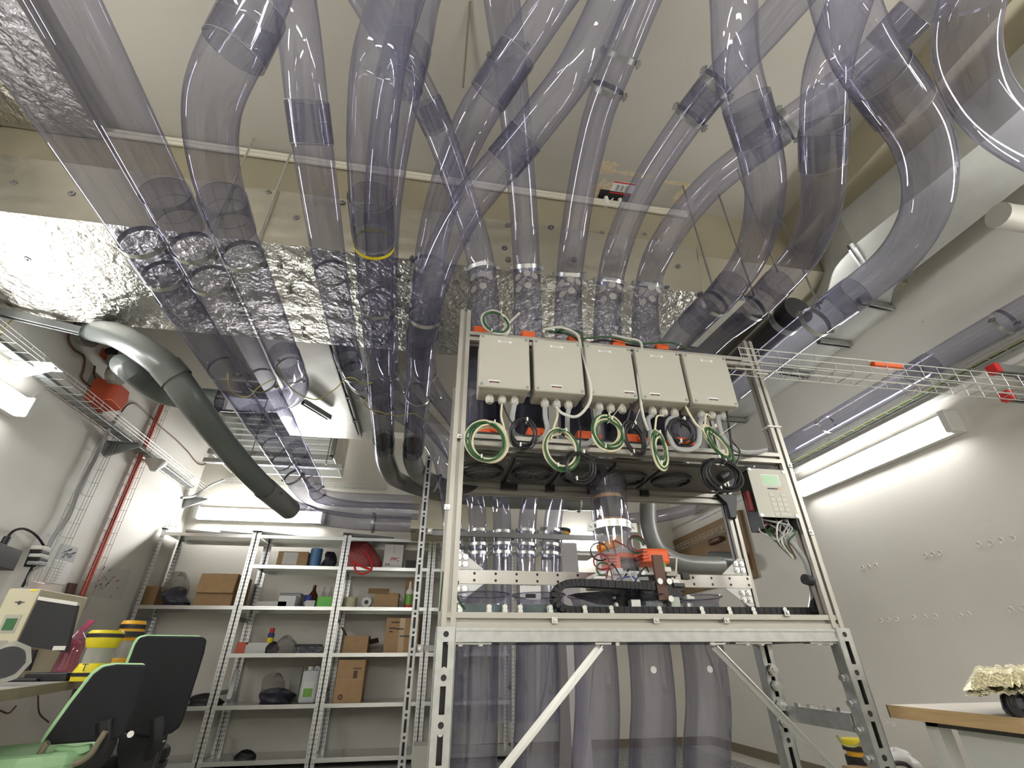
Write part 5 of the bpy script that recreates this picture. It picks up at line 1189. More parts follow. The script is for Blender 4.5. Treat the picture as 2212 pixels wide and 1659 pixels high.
for i in range(4):
    x0, x1 = xe[i]+.004, xe[i+1]-.004; top_ = zl[0]+.03
    sh = thing('shelving_unit', ['steel shelving bay nearest the left wall with three wide shelves', 'steel shelving bay holding the green box and the jerrycan', 'steel shelving bay holding the white paper carton', 'steel shelving bay mostly hidden behind the tube machine'][i], 'shelving', ((x0+x1)/2, YS, 0), 'galvanised shelving along the back wall')
    for x, sx in ((x0, 1), (x1, -1)):
        for y, sy in ((YS, 1), (YB-.06, -1)):
            build('post', MB().box((min(x, x+sx*.042), y, 0), (max(x, x+sx*.042), y+.003, top_)).box((min(x, x+sx*.003), min(y, y+sy*.04), 0), (max(x, x+sx*.003), max(y, y+sy*.04), top_)), 'perforated', sh)
        build('post_cap', MB().cbox((x+sx*.021, YS+.01, top_+.006), (.05, .05, .014)), 'black_plastic', sh)
        for z in (zl[2]-.12, zl[4]+.1): build('side_brace', MB().box((x-.002, YS+.02, z-.02), (x+.002, YB-.06, z+.02)), 'tray_grey', sh)
    for k in levels[i]:
        z = zl[k]
        s_ = build('shelf_board', MB().box((x0+.004, YS-.004, z-.004), (x1-.004, YB-.06, z)).box((x0+.004, YS-.008, z-.036), (x1-.004, YS-.004, z)).box((x0+.004, YS-.012, z-.014), (x1-.004, YS-.008, z-.004)).box((x0+.004, YB-.064, z-.036), (x1-.004, YB-.06, z)), 'zinc', sh)
# ---------------------------------------------------------------- things on the shelves
def pbox(name, label, cat, px0, py0, px1, py1, dep, m_, k, y=YS+.06, group=None, bev=.002, parent=None):
    """a box standing on shelf k, its front face spanning those pixels"""
    a = at(px0, py1, Y=y); b = at(px1, py0, Y=y); zz = zl[k] if k is not None else a.z
    root = thing(name, label, cat, ((a.x+b.x)/2, y, zz), group)
    build('box_body', MB().box((a.x, y, zz), (b.x, min(y+dep, YB-.07), max(b.z, zz+.02))), m_, root, bevel=bev)
    return root, (a.x, b.x, y, zz, max(b.z, zz+.02))
pbox('cardboard_box', 'small brown box beside the bag on the shelf nearest the left wall', 'box', 300, 1266, 345, 1304, .3, 'cardboard_dark', 2, YS+.15)
r_, d = pbox('cardboard_box', 'large brown carton with one flap hanging open', 'box', 417, 1240, 516, 1304, .35, 'cardboard', 2)
build('flap', MB().obox(((d[0]+d[1])/2, d[2]-.02, d[4]-.10), V(((d[1]-d[0])/2, 0, 0)), V((0, .02, .10)), V((0, -.002, .0005))), 'cardboard', r_)
build('inner_edge', MB().box((d[1]+.005, d[2]+.05, d[3]), (d[1]+.06, d[2]+.3, d[4]-.02)), 'cardboard_dark', r_)
def lump(name, label, cat, px0, py0, px1, py1, m_, k, y=YS+.15, dep=.13, seed=0, zz=None, rough=.42, group=None):
    rnd = random.Random(seed); a = at(px0, py1, Y=y); b = at(px1, py0, Y=y); z0 = zl[k] if zz is None else zz
    cx, hx, hz = (a.x+b.x)/2, (b.x-a.x)/2, max(b.z-z0, .02); g = []
    ph = [(rnd.uniform(1, 4), rnd.uniform(1, 5), rnd.uniform(0, 6)) for _ in range(4)]
    for i in range(10):
        t = i/9*math.pi/2; row = []
        for j in range(19):
            a_ = 2*math.pi*(j % 18)/18
            f = 1+rough*sum(math.sin(p*a_*round(p)/p+q*t+s) for p, q, s in ph)/3*(1 if i else .5)
            row.append(V((cx+hx*math.cos(t)**.6*math.cos(a_)*f if i < 9 else cx, y+dep*math.cos(t)**.6*math.sin(a_)*f if i < 9 else y, z0+hz*math.sin(t)*(1+rough*.3*math.sin(3*a_+ph[0][2])))))
        g.append(row)
    return tag(build(name, MB().sheet(g), m_, smooth=True, loc=(cx, y, z0)), label, cat, group)
lump('cable_bag', 'clear plastic bag of dark cable beside the open carton', 'bag', 345, 1272, 416, 1304, 'dark_bag', 2, seed=3)
lump('plastic_bag', 'crumpled clear plastic film rising above the dark cable bag', 'bag', 352, 1240, 416, 1275, 'smoky_film', 2, seed=4, zz=at(380, 1280, Y=YS+.15).z)
r_, d = pbox('cardboard_box', 'brown parcel with a white address label on the upper shelf', 'box', 597, 1192, 667, 1214, .3, 'cardboard', 1)
build('address_label', MB().box((d[0]+.06, d[2]-.002, d[3]+.02), (d[0]+.22, d[2], d[4]-.01)), 'paper', r_)
def pcan(name, label, cat, px, py0, py1, wpx, prof, m_, k, y=YS+.15, parts=()):
    pm = (py0+py1)/2; a = at(px-wpx/2, pm, Y=y); b = at(px+wpx/2, pm, Y=y); z0 = zl[k]; R_c = (b.x-a.x)/2; h = max(at(px, py0, Y=y).z-z0, .03); x = (a.x+b.x)/2
    root = thing(name, label, cat, (x, y, z0))
    build('body', MB().lathe((x, y, z0), (0, 0, 1), [(0, .001)]+[(u*h, v_*R_c) for u, v_ in prof]+[(prof[-1][0]*h, .001)], 18), m_, root, smooth=True)
    for nm, u0, u1, rr, mm in parts:
        build(nm, MB().lathe((x, y, z0), (0, 0, 1), [(u0*h, .001), (u0*h, rr*R_c), (u1*h, rr*R_c), (u1*h, .001)], 18), mm, root, smooth=True)
    return root
pcan('blue_roll', 'pale blue paper roll on the upper shelf', 'roll', 683, 1186, 1213, 26, [(0, 1), (1, 1)], 'blue_plastic', 1, parts=[('core', .98, 1.01, .4, 'cardboard_dark')])
lump('black_bag', 'black crumpled bag beside the blue roll', 'bag', 695, 1196, 731, 1213, 'dark_bag', 1, seed=6)
lump('red_mesh_bag', 'red woven bag slumped on the upper shelf', 'bag', 728, 1178, 826, 1217, 'red_mesh', 1, seed=7, y=YS+.12)
rs = catmull([at(765,1215,Y=YS+.0), at(768,1232,Y=YS-.03), at(780,1240,Y=YS-.03), at(800,1232,Y=YS-.03), at(803,1222,Y=YS-.02), at(795,1200,Y=YS-.02), at(790,1192,Y=YS+.0)], 6)
tag(build('red_strap', MB().tube(rs, .012, 6).tube(catmull([at(760,1212,Y=YS-.02), at(778,1222,Y=YS-.03), at(800,1230,Y=YS-.03)], 5), .012, 6), 'red', smooth=True), 'bright red strap dangling from the red bag', 'strap')
r_, d = pbox('paper_carton', 'white printer paper carton with dark red print', 'box', 827, 1177, 873, 1219, .28, 'paper', 1)
text('PPC', (d[1]-d[0])*.28, (d[0]+(d[1]-d[0])*.36, d[2]-.003, d[3]+(d[4]-d[3])*.30), (1, 0, 0), (0, 0, 1), 'print_red', r_)
text('A4', (d[1]-d[0])*.22, (d[0]+(d[1]-d[0])*.10, d[2]-.003, d[3]+(d[4]-d[3])*.10), (1, 0, 0), (0, 0, 1), 'print_dark', r_)
build('print_line', MB().box((d[0]+.06, d[2]-.002, d[3]+.03), (d[1]-.01, d[2], d[3]+.035)), 'cable_grey', r_)
build('carton_slit', MB().box(((d[0]+d[1])/2-.003, d[2]-.002, d[4]-.1), ((d[0]+d[1])/2+.003, d[2], d[4])), 'cable_grey', r_)
pbox('flat_case', 'flat black case beside the white paper carton', 'case', 876, 1211, 906, 1220, .2, 'black_plastic', 1)
pbox('grey_tray', 'flat pale tray lying on the shelf with the green box', 'tray', 553, 1299, 620, 1304, .25, 'off_white', 2)
pbox('white_box', 'white flat device box with a dark lid', 'box', 600, 1287, 640, 1302, .2, 'white', 2)
pbox('grey_device', 'grey rounded device behind the white flat box', 'device', 603, 1281, 652, 1290, .2, 'tray_grey', 2, YS+.2, bev=.01)
pbox('small_carton', 'tiny white carton beside the green box', 'box', 659, 1297, 681, 1306, .08, 'paper', 2)
pcan('blue_tape', 'blue tape roll behind the tiny white carton', 'roll', 667, 1286, 1297, 18, [(0, 1), (1, 1)], 'cable_blue', 2, YS+.2, [('band', .2, .5, 1.02, 'off_white')])
pcan('brown_bottle', 'dark brown glass bottle on the shelf behind the green box', 'bottle', 677, 1264, 1303, 21, [(0, 1), (.55, 1), (.72, .5), (.8, .35), (1, .35)], 'amber_glass', 2, YS+.25)
r_, d = pbox('green_box', 'bright green plastic tray box on the shelf', 'box', 684, 1289, 721, 1305, .14, 'bright_green', 2, YS+.03)
for i, px in enumerate((698, 714)):
    pcan('clear_bottle', ['clear bottle behind the middle of the green box', 'clear bottle behind the right end of the green box'][i], 'bottle', px, 1268, 1303, 8, [(0, 1), (.7, 1), (.8, .5), (1, .5)], 'frosted_plastic', 2, YS+.22)
pcan('tape_roll', 'cream tape roll lying flat on the shelf', 'roll', 757, 1291, 1306, 30, [(0, 1), (1, 1)], 'tape_cream', 2, parts=[('core', .98, 1.02, .6, 'cardboard_dark')])
tr = at(792, 1296, Y=YS+.05); RR = .05
tp_ = thing('toilet_roll', 'white paper roll standing with its dark core towards the room', 'roll', (tr.x, YS+.05, zl[2]))
build('paper', MB().lathe((tr.x, YS+.05, zl[2]+.055), (0, 1, 0), [(0, .02), (0, .055), (.1, .055), (.1, .02)], 20), 'paper', tp_, smooth=True)
build('core', MB().lathe((tr.x, YS+.049, zl[2]+.055), (0, 1, 0), [(0, .001), (.0005, .022)], 16), 'cable_black', tp_)
r_, d = pbox('cardboard_tray', 'open shallow brown carton beside the spray bottle', 'box', 808, 1281, 862, 1304, .25, 'cardboard', 2)
build('flap', MB().obox(((d[0]+d[1])/2-.1, d[2]+.02, d[4]+.02), V((.12, 0, 0)), V((0, .03, .03)), V((0, -.001, .001))), 'cardboard_dark', r_)
build('flap', MB().obox((d[1]+.02, d[2]+.1, d[4]-.03), V((.02, 0, -.03)), V((0, .1, 0)), V((.001, 0, .001))), 'cardboard_dark', r_)
pcan('spray_bottle', 'white and green spray bottle with a pointed cap', 'bottle', 885, 1256, 1306, 16, [(0, 1), (.62, 1), (.7, .6), (.72, .45), (.95, .35), (1, .25)], 'white', 2, YS+.05, [('label', .1, .5, 1.03, 'bottle_green'), ('cap_ring', .0, .1, 1.04, 'red')])
pbox('brown_board', 'brown chipboard panel leaning behind the spray bottle', 'board', 872, 1252, 912, 1305, .03, 'cardboard_dark', 2, YS+.25)
pbox('ring_binder', 'orange and white folder lying on the shelf with the spray can', 'folder', 508, 1387, 532, 1406, .25, 'orange_red', 3)
for i in range(3): pbox('paper_stack', ['white paper stack beside the orange folder, bottom pile', 'white paper stack lying on the bottom pile', 'loose white papers on top of the paper stack'][i], 'papers', 523+6*i, 1396-3*i, 575+3*i, 1401-4*i if i else 1406, .24, 'paper', 3 if i == 0 else None, YS+.07)
pcan('lubricant_can', 'dark blue and yellow spray can with a red cap', 'spray can', 584, 1357, 1403, 14, [(0, 1), (.75, 1), (.8, .8), (.82, .8)], 'print_blue', 3, YS+.12, [('label', .4, .62, 1.03, 'yellow'), ('red_cap', .8, 1.0, .75, 'red')])
lump('plastic_wrap', 'crumpled clear wrap beside the spray can', 'wrap', 592, 1376, 643, 1403, 'smoky_film', 3, seed=9)
lump('dark_tools', 'dark tools heaped under the crumpled wrap', 'tools', 578, 1388, 605, 1403, 'cable_black', 3, seed=10, y=YS+.08, dep=.06)
pbox('binder', 'dark purple binder lying flat on the shelf', 'binder', 645, 1396, 704, 1404, .25, 'dark_bag', 3)
pbox('binder', 'black binder lying on the purple binder', 'binder', 636, 1391, 690, 1397, .22, 'cable_black', None, YS+.1)
r_, d = pbox('cardboard_box', 'open brown carton with a raised flap below the paper roll', 'box', 740, 1373, 797, 1403, .28, 'cardboard', 3)
build('flap', MB().obox((d[0]-.02, d[2]+.12, d[4]+.03), V((-.04, 0, .06)), V((0, .12, 0)), V((.002, 0, .001))), 'cardboard_dark', r_)
build('flap', MB().obox((d[1]+.05, d[2]+.1, d[4]-.05), V((.05, 0, .01)), V((0, .1, -.02)), V((0, 0, .002))), 'brown_dark', r_)
r_, d = pbox('cardboard_box', 'tall brown taped carton with handwriting', 'box', 828, 1335, 906, 1401, .35, 'cardboard', 3, YS+.03)
build('packing_tape', MB().box(((d[0]+d[1])/2-.03, d[2]-.002, d[3]), ((d[0]+d[1])/2+.03, d[2], d[4])), 'tape', r_)
for u, v_, w_ in [(.15, .85, .25), (.1, .68, .2), (.3, .66, .25), (.45, .45, .4), (.12, .58, .1)]:
    build('handwriting', MB().box((d[0]+(d[1]-d[0])*u, d[2]-.003, d[3]+(d[4]-d[3])*v_), (d[0]+(d[1]-d[0])*min(u+w_, .92), d[2]-.001, d[3]+(d[4]-d[3])*v_+.012)), 'print_dark', r_)
lump('blue_bag', 'clear plastic bag with dark blue contents on the lower shelf', 'bag', 556, 1488, 638, 1514, 'dark_bag', 4, seed=12)
lump('clear_bag', 'clear film peak above the dark blue bag', 'bag', 562, 1457, 622, 1495, 'smoky_film', 4, seed=13, zz=at(590, 1496, Y=YS+.15).z)
pbox('cardboard_sheet', 'grey cardboard sheet standing behind the jerrycan', 'cardboard', 622, 1441, 655, 1497, .02, 'box_grey_dark', 4, YS+.35)
r_, d = pbox('jerrycan', 'translucent grey plastic jerrycan with a green label', 'jerrycan', 643, 1448, 692, 1511, .16, 'jerry', 4, bev=.02)
build('cap', MB().cyl((d[0]+.06, d[2]+.08, d[4]), (d[0]+.06, d[2]+.08, d[4]+.035), .03, 14), 'off_white', r_, smooth=True)
build('carry_handle', MB().tube([(d[0]+.1, d[2]+.08, d[4]-.01), (d[0]+.12, d[2]+.08, d[4]+.03), (d[1]-.04, d[2]+.08, d[4]+.03), (d[1]-.02, d[2]+.08, d[4]-.01)], .014, 8), 'jerry', r_, smooth=True)
lo = build('label_sticker', MB().box((d[0]+.03, d[2]-.002, d[3]+.05), (d[1]-.04, d[2], d[4]-.1)), 'paper', r_)
build('label_patch', MB().box((d[0]+.04, d[2]-.003, d[3]+.055), (d[0]+.13, d[2]-.001, d[3]+.13)), 'bottle_green', lo)
r_, d = pbox('cardboard_box', 'tall narrow brown carton with a small printed mark', 'box', 719, 1425, 791, 1510, .3, 'cardboard', 4, YS+.04)
build('print_mark', MB().box((d[0]+.17, d[2]-.002, d[4]-.17), (d[0]+.21, d[2], d[4]-.1)), 'brown_dark', r_)
build('print_code', MB().box((d[0]+.16, d[2]-.002, d[4]-.085), (d[0]+.25, d[2], d[4]-.075)), 'brown_dark', r_)
build('print_ring', MB().lathe((d[0]+.07, d[2]-.002, d[3]+.05), (0, 1, 0), [(0, .025), (.0005, .012)], 14), 'brown_dark', r_)
build('tape_edge', MB().box((d[0], d[2]-.002, d[3]+.20), (d[1], d[2], d[3]+.205)), 'tape', r_)
wt = at(502, 1478, Y=YS+.2)
tag(build('white_tube', MB().bar(at(493, 1512, Y=YS+.08), at(512, 1446, Y=YS+.3), .05, .05), 'paper', bevel=.015), 'white cardboard tube leaning against the shelf post', 'tube')
lump('black_cable_heap', 'black cable heap on the lower shelf near the chairs', 'cable', 405, 1499, 486, 1513, 'cable_black', 4, seed=15, dep=.08)
lump('black_glove', 'flat black glove on the bottom shelf', 'glove', 507, 1620, 555, 1634, 'cable_black', 5, seed=16, dep=.08)
for i, (a, b, y_, m_) in enumerate([((402,1146), (500,1152), .1, 'paper'), ((480,1137), (592,1152), .2, 'off_white'), ((560,1150), (640,1158), .08, 'white'), ((740,1160), (848,1174), .1, 'tray_grey')]):
    p, q = at(*a, Y=YS+y_), at(*b, Y=YS+y_); z = zl[0]+.02+.018*(i % 2)
    tag(build('lamp_cover_strip', MB().bar((p.x, YS+y_, z+.02), (q.x, YS+y_+.1, z), .09, .03), m_, bevel=.004), ['long white plastic strip on top of the shelving near the left wall', 'long pale strip lying across another on top of the shelving', 'short white strip on top of the shelving', 'thin grey metal offcuts on top of the shelving'][i], 'strip')
wr = thing('wire_rack', 'thin wire bracket standing on top of the shelving corner', 'wire rack', at(350, 1145, Y=YS+.1))
for px in (346, 366, 380): build('wire_frame', MB().tube([at(px-12,1144,Y=YS+.1), at(px-2,1118,Y=YS+.1), at(px+4,1114,Y=YS+.1), at(px-2,1140,Y=YS+.1)], .003, 5), 'zinc', wr)
build('wire_frame', MB().tube([at(336,1137,Y=YS+.1), at(385,1137,Y=YS+.1)], .003, 5), 'zinc', wr)

gq = at(893, 1612, Y=3.85); gq2 = at(925, 1612, Y=3.85)
tag(build('grey_floor_box', MB().box((gq.x, 3.85, 0), (gq2.x+.02, 4.05, gq.z)), 'box_grey_dark', bevel=.004), 'small grey box on the floor at the foot of the slotted rack post', 'box')
# ================================================================ desk corner on the left
ZD = .82
dA, dB = at(0, 1490, Z=ZD), at(200, 1465, Z=ZD); dd = (dB-dA).normalized()
d0 = dA-dd*1.3; d1 = dA+dd*1.75
DK = thing('desk', 'pale desk with a wooden edge along the left wall', 'desk', (-2.3, 3, 0))
build('desk_top', MB().prism([d0, d1, (XL+.01, d1.y+.0, ZD), (XL+.01, d0.y, ZD)], (0, 0, -.012)), 'desk_top', DK)
nn = V((dd.y, -dd.x, 0))
build('edge_strip', MB().prism([d0, d1, d1-V((0, 0, .04)), d0-V((0, 0, .04))], nn*.012), 'desk_edge', DK)
build('board_core', MB().prism([d0-V((0, 0, .013)), d1-V((0, 0, .013)), (XL+.01, d1.y, ZD-.013), (XL+.01, d0.y, ZD-.013)], (0, 0, -.027)), 'desk_edge', DK)
for p in (d0+dd*.2, d1-dd*.15): 
    for q in (p+V((-.08, 0, 0)), V((XL+.1, p.y, 0))): build('leg', MB().box((q.x-.02, q.y-.02, 0), (q.x+.02, q.y+.02, ZD-.04)), 'tray_grey', DK)
# control cabinet
yc2 = 3.35
a, b = at(25, 1265, Y=yc2), at(87, 1278, Y=yc2); zt2 = (a.z+b.z)/2
CC = thing('control_cabinet', 'beige control cabinet with a green display standing on the desk', 'cabinet', (a.x, yc2, ZD))
build('housing', MB().box((a.x, yc2, ZD), (b.x, yc2+.45, zt2)), 'control_cream', CC, bevel=.006)
cw, chh = b.x-a.x, zt2-ZD
def onc(u, v_): return V((a.x+cw*u, yc2, zt2-chh*v_))
build('front_plate', MB().box(onc(0.01, .99)+V((0, -.004, 0)), onc(.99, .01)), 'control_cream', CC)
build('window_frame', MB().box(onc(.28, .50)+V((0, -.006, 0)), onc(.80, .30)), 'box_grey', CC)
build('display', MB().box(onc(.38, .47)+V((0, -.008, 0)), onc(.72, .34)), 'lcd_dark', CC)
build('keypad', MB().box(onc(.34, .74)+V((0, -.006, 0)), onc(.74, .58)), 'box_grey_dark', CC)
build('emblem', MB().prism([onc(.45, .16)+V((0, -.005, 0)), onc(.53, .14)+V((0, -.005, 0)), onc(.61, .16)+V((0, -.005, 0)), onc(.53, .19)+V((0, -.005, 0))], (0, -.002, 0)), 'print_dark', CC)
build('emblem', MB().box(onc(.38, .162)+V((0, -.006, 0)), onc(.68, .152)), 'print_dark', CC)
build('warning_tape', MB().box(onc(.7, .03)+V((0, -.006, 0)), onc(.9, .01)), 'yellow', CC)
# monitor
ym = 3.3
c = [at(81, 1294, Y=ym), at(166, 1307, Y=ym), at(142, 1409, Y=ym), at(35, 1392, Y=ym)]
MO = thing('monitor', 'dark monitor standing beside the control cabinet on the desk', 'monitor', (c[2].x-.1, ym, ZD))
build('screen', MB().prism([c[3], c[2], c[1], c[0]], (0, .03, 0)), 'screen_back', MO, bevel=.003)
e = .006; build('top_bezel', MB().prism([c[0]+V((0, -.001, -.004)), c[1]+V((0, -.001, -.004)), c[1]+V((0, -.001, .014)), c[0]+V((0, -.001, .014))], (0, .03, 0)), 'off_white', MO)
q = c[2]+V((-.07, -.002, .01)); build('maker_badge', MB().box(q, q+V((.06, .002, .02))), 'off_white', MO)
build('stand_neck', MB().bar(at(62, 1405, Y=ym+.05), at(45, 1450, Y=ym+.05), .08, .02, (0, 1, 0)), 'black_plastic', MO)
sb_ = at(50, 1462, Y=ym+.05); build('stand_foot', MB().cbox((sb_.x, ym+.05, ZD+.008), (.26, .2, .016)), 'black_plastic', MO, bevel=.006)
dk = at(120, 1455, Y=3.35)
tag(build('dark_dock', MB().cbox((dk.x, 3.35, ZD+.02), (.2, .15, .04)), 'black_plastic', bevel=.006), 'flat black dock behind the monitor foot', 'dock')
# round dish
dsc = at(12, 1432, Y=2.75)
DI = thing('film_reel', 'dark round disc in a clear octagonal cover on the desk edge', 'disc', (dsc.x, 2.75, ZD))
ax_ = V((.55, -.8, .12)).normalized()
build('disc', MB().lathe(dsc, ax_, [(0, .001), (0, .062), (.02, .062), (.02, .001)], 20), 'black_plastic', DI, smooth=True)
build('clear_cover', MB().lathe(dsc-ax_*.01, ax_, [(0, .066), (.0, .085), (.03, .085), (.03, .066)], 8), 'frosted_plastic', DI)
# pink wrapped bottle
pk = at(162, 1400, Y=3.5)
PK = thing('pink_wrap', 'pink plastic wrapped bottle tied at the top beside the monitor', 'package', (pk.x, 3.5, ZD))
zt_ = at(175, 1362, Y=3.5).z
build('wrap', MB().lathe((pk.x-.01, 3.5, ZD), (0, 0, 1), [(0, .002), (0, .05), (.04, .058), (.12, .05), (.2, .052), (zt_-ZD-.04, .045), (zt_-ZD-.01, .02), (zt_-ZD, .012), (zt_-ZD, .001)], 14), 'pink_film', PK, smooth=True)
build('contents', MB().lathe((pk.x-.01, 3.5, ZD), (0, 0, 1), [(0.001, .002), (0.001, .035), (.18, .035), (.2, .01), (.2, .001)], 14), 'pink', PK, smooth=True)
build('knot', MB().prism([(pk.x-.02, 3.5, zt_), (pk.x+.01, 3.5, zt_), (pk.x+.045, 3.5, zt_+.05), (pk.x+.015, 3.5, zt_+.06)], (0, .012, 0)), 'pink', PK)
# transport canisters on the desk
def canister(label, px, pyb, pyt, wpx, y, m_, mark, black_top):
    a_ = at(px, pyb, Y=y); z1 = at(px, pyt, Y=y).z; R_c = (at(px+wpx/2, pyb, Y=y).x-at(px-wpx/2, pyb, Y=y).x)/2; h = z1-ZD; x = a_.x
    r_ = thing('transport_canister', label, 'canister', (x, y, ZD), 'transport canisters on the desk')
    L = lambda nm, pr, mm: build(nm, MB().lathe((x, y, ZD), (0, 0, 1), [(u*h, v_*R_c) for u, v_ in pr], 24), mm, r_, smooth=True)
    L('end_cap', [(0, .01), (0, .98), (.09, 1.0), (.17, 1.0), (.33, .82), (.34, .8)], m_)
    L('band', [(.09, 1.02), (.16, 1.02)], 'black_plastic')
    L('clear_body', [(.33, .78), (.64, .78)], 'frosted_plastic')
    L('end_cap', [(.64, .8), (.66, .84), (.80, .98), (.95, .98), (1.0, .86), (1.0, .01)], m_)
    L('band', [(.85, 1.02), (.93, 1.02)], 'black_plastic')
    if black_top: L('band', [(.70, 1.05), (.80, 1.06)], 'black_plastic')
    if mark: text(mark, .05, (x-.015, y-R_c-.002, ZD+h*.19), (1, 0, 0), (0, 0, 1), 'print_dark', r_)
    return r_
canister('bright yellow canister with black bands next to the pink package', 192, 1471, 1362, 76, 3.3, 'yellow', 'T', False)
canister('amber canister with black bands behind the bright yellow one', 252, 1452, 1341, 54, 3.75, 'amber', None, True)
# things on the left wall above the desk
def wplate(name, label, cat, pts, m_, t=.003, X=XL):
    P_ = [at(px, py, X=X+t) for px, py in pts]
    return tag(build(name, MB().prism(P_, (-t*.9, 0, 0)), m_), label, cat)
wp1 = thing('paper_notice', 'printed white notice with a grey photo on the left wall', 'paper', at(130, 1220, X=XL+.004))
build('sheet', MB().prism([at(px, py, X=XL+.004) for px, py in [(96,1256),(139,1264),(170,1185),(134,1175)]], (-.003, 0, 0)), 'white', wp1)
build('photo_print', MB().prism([at(px, py, X=XL+.005) for px, py in [(120,1207),(158,1216),(170,1184),(135,1174)]], (-.001, 0, 0)), 'cable_grey_pale', wp1)
rnd = random.Random(3)
for i in range(10):
    p = at(rnd.uniform(137, 160), rnd.uniform(1186, 1206), X=XL+.0065); build('photo_mark', MB().obox(p, V((.0005, 0, 0)), V((0, .02, .01)), V((0, .002, .006))), 'print_dark', wp1)
for i in range(7):
    for k in range(3):
        p = at(122-3.4*i+9*k, 1214+6.2*i+2*k, X=XL+.0055); build('text_line', MB().obox(p, V((.0005, 0, 0)), V((0, .018, .0)), V((0, .0, .004))), 'cable_light', wp1)
dw = thing('wall_scribbles', 'blue ink scribbles on a sheet taped to the left wall', 'drawing', at(235, 1250, X=XL+.004))
build('sheet', MB().prism([at(px, py, X=XL+.003) for px, py in [(196,1286),(262,1296),(285,1232),(222,1222)]], (-.002, 0, 0)), 'paper_grey', dw)
for i in range(34):
    px, py = rnd.gauss(232, 15), rnd.gauss(1256, 13)
    p = at(px, py, X=XL+.005); an = rnd.uniform(0, 3.1); ln = rnd.uniform(.006, .022)
    build('ink_mark', MB().obox(p, V((.0005, 0, 0)), V((0, math.cos(an), math.sin(an)))*ln, V((0, -math.sin(an), math.cos(an)))*.004), rnd.choice(['print_blue', 'print_blue', 'cable_grey', 'print_dark', 'print_red'] if i < 20 else ['cable_grey', 'cable_light']), dw)
bb = thing('black_box', 'black network box hung on the left wall below the thick cable', 'box', at(20, 1200, X=XL+.1))
build('housing', MB().prism([at(px, py, X=XL+.12) for px, py in [(-40,1218),(30,1233),(51,1189),(-20,1166)]], (-.11, 0, 0)), 'black_plastic', bb, bevel=.004)
build('plug', MB().cyl(at(6, 1178, X=XL+.08), at(17, 1160, X=XL+.08), .022, 10), 'cable_black', bb, smooth=True)
wcable('black cable arching from the network box to the power strip', [(15,1162),(28,1148),(48,1142),(70,1150),(86,1165),(95,1180)], .009, 'cable_black', XL+.06)
ps = thing('power_strip', 'black power strip full of plugs on the left wall tray', 'power strip', at(75, 1205, X=XL+.07))
build('strip_body', MB().bar(at(64, 1225, X=XL+.06), at(82, 1180, X=XL+.06), .06, .05, (1, 0, 0)), 'black_plastic', ps, bevel=.004)
for i in range(5):
    p = at(88-2*i, 1185+8*i, X=XL+.1); build('plug', MB().cbox(p, (.08, .10, .03)), ['off_white', 'cable_black', 'off_white', 'cable_black', 'cable_grey'][i], ps, bevel=.006)
wcable('black cables dropping from the power strip to the desk', [(70,1225),(62,1240),(55,1255),(48,1268)], .01, 'cable_black', XL+.06)
wcable('grey cable looping under the power strip', [(100,1205),(95,1220),(80,1228),(68,1236),(60,1250),(58,1266)], .008, 'cable_grey', XL+.08)
wplate('wall_board', 'narrow dark brown board behind the red cable on the left wall', 'board', [(139,1296),(156,1298),(168,1261),(152,1259)], 'brown_dark', .02)
ob = wplate('orange_case', 'orange tool case with a black end beside the monitor', 'case', [(84,1288),(128,1293),(130,1284),(88,1277)], 'orange', .08, XL)
# ================================================================ swivel chairs
def chair(label, y, outer, seat_c, base_px, thick=.045, arm=None, seat_m='green_trim'):
    back = [at(px, py, Y=y) for px, py in outer]
    cx = sum(p.x for p in back)/len(back); r_ = thing('office_chair', label, 'chair', (cx, y, 0), 'green and black office chairs at the desk')
    build('back_shell', MB().prism(back, (0, thick*.4, 0)), 'dark_fabric', r_, bevel=.012)
    cus = [p+V((-.020, thick*.4, .006)) for p in back]
    build('back_cushion', MB().prism(cus, (-.012, thick, 0)), 'green_trim', r_, bevel=.014)
    zb = min(p.z for p in back); sc_ = V(seat_c)
    n_ = 20; seat = [sc_+V((math.cos(2*math.pi*i/n_)*.24, math.sin(2*math.pi*i/n_)*.23, 0)) for i in range(n_)]
    build('seat', MB().prism(seat, (0, 0, .06)), seat_m, r_, bevel=.02)
    build('seat_pan', MB().prism([p+V((0, 0, -.03)) for p in seat], (0, 0, .03)), 'black_plastic', r_)
    build('back_bracket', MB().tube(catmull([V((cx+.03, y+.01, zb+.08)), V((cx+.05, y+.03, zb-.03)), V(((cx+sc_.x)/2+.03, (y+sc_.y)/2, sc_.z-.06)), sc_+V((0, 0, -.04))], 5), .035, 8), 'black_plastic', r_, smooth=True)
    build('gas_column', MB().cyl(sc_+V((0, 0, -.03)), (sc_.x, sc_.y, .09), .03, 12), 'black_plastic', r_, smooth=True)
    for k in range(5):
        a_ = k*2*math.pi/5+.3; e_ = V((sc_.x+math.cos(a_)*.29, sc_.y+math.sin(a_)*.29, .075))
        sp_ = build('base_spoke', MB().bar((sc_.x, sc_.y, .1), e_, .045, .03), 'black_plastic', r_, bevel=.004)
        build('castor', MB().cyl(e_+V((-.02, 0, -.045)), e_+V((.02, 0, -.045)), .03, 12), 'black_plastic', sp_, smooth=True)
    if arm:
        ar = build('armrest', MB().tube(catmull([at(px, py, Y=y-.03) for px, py in arm], 6), .012, 8), 'arm_taupe', r_, smooth=True)
    return r_
s1_ = at(330, 1604, Y=3.15); s2_ = at(80, 1640, Y=2.75)
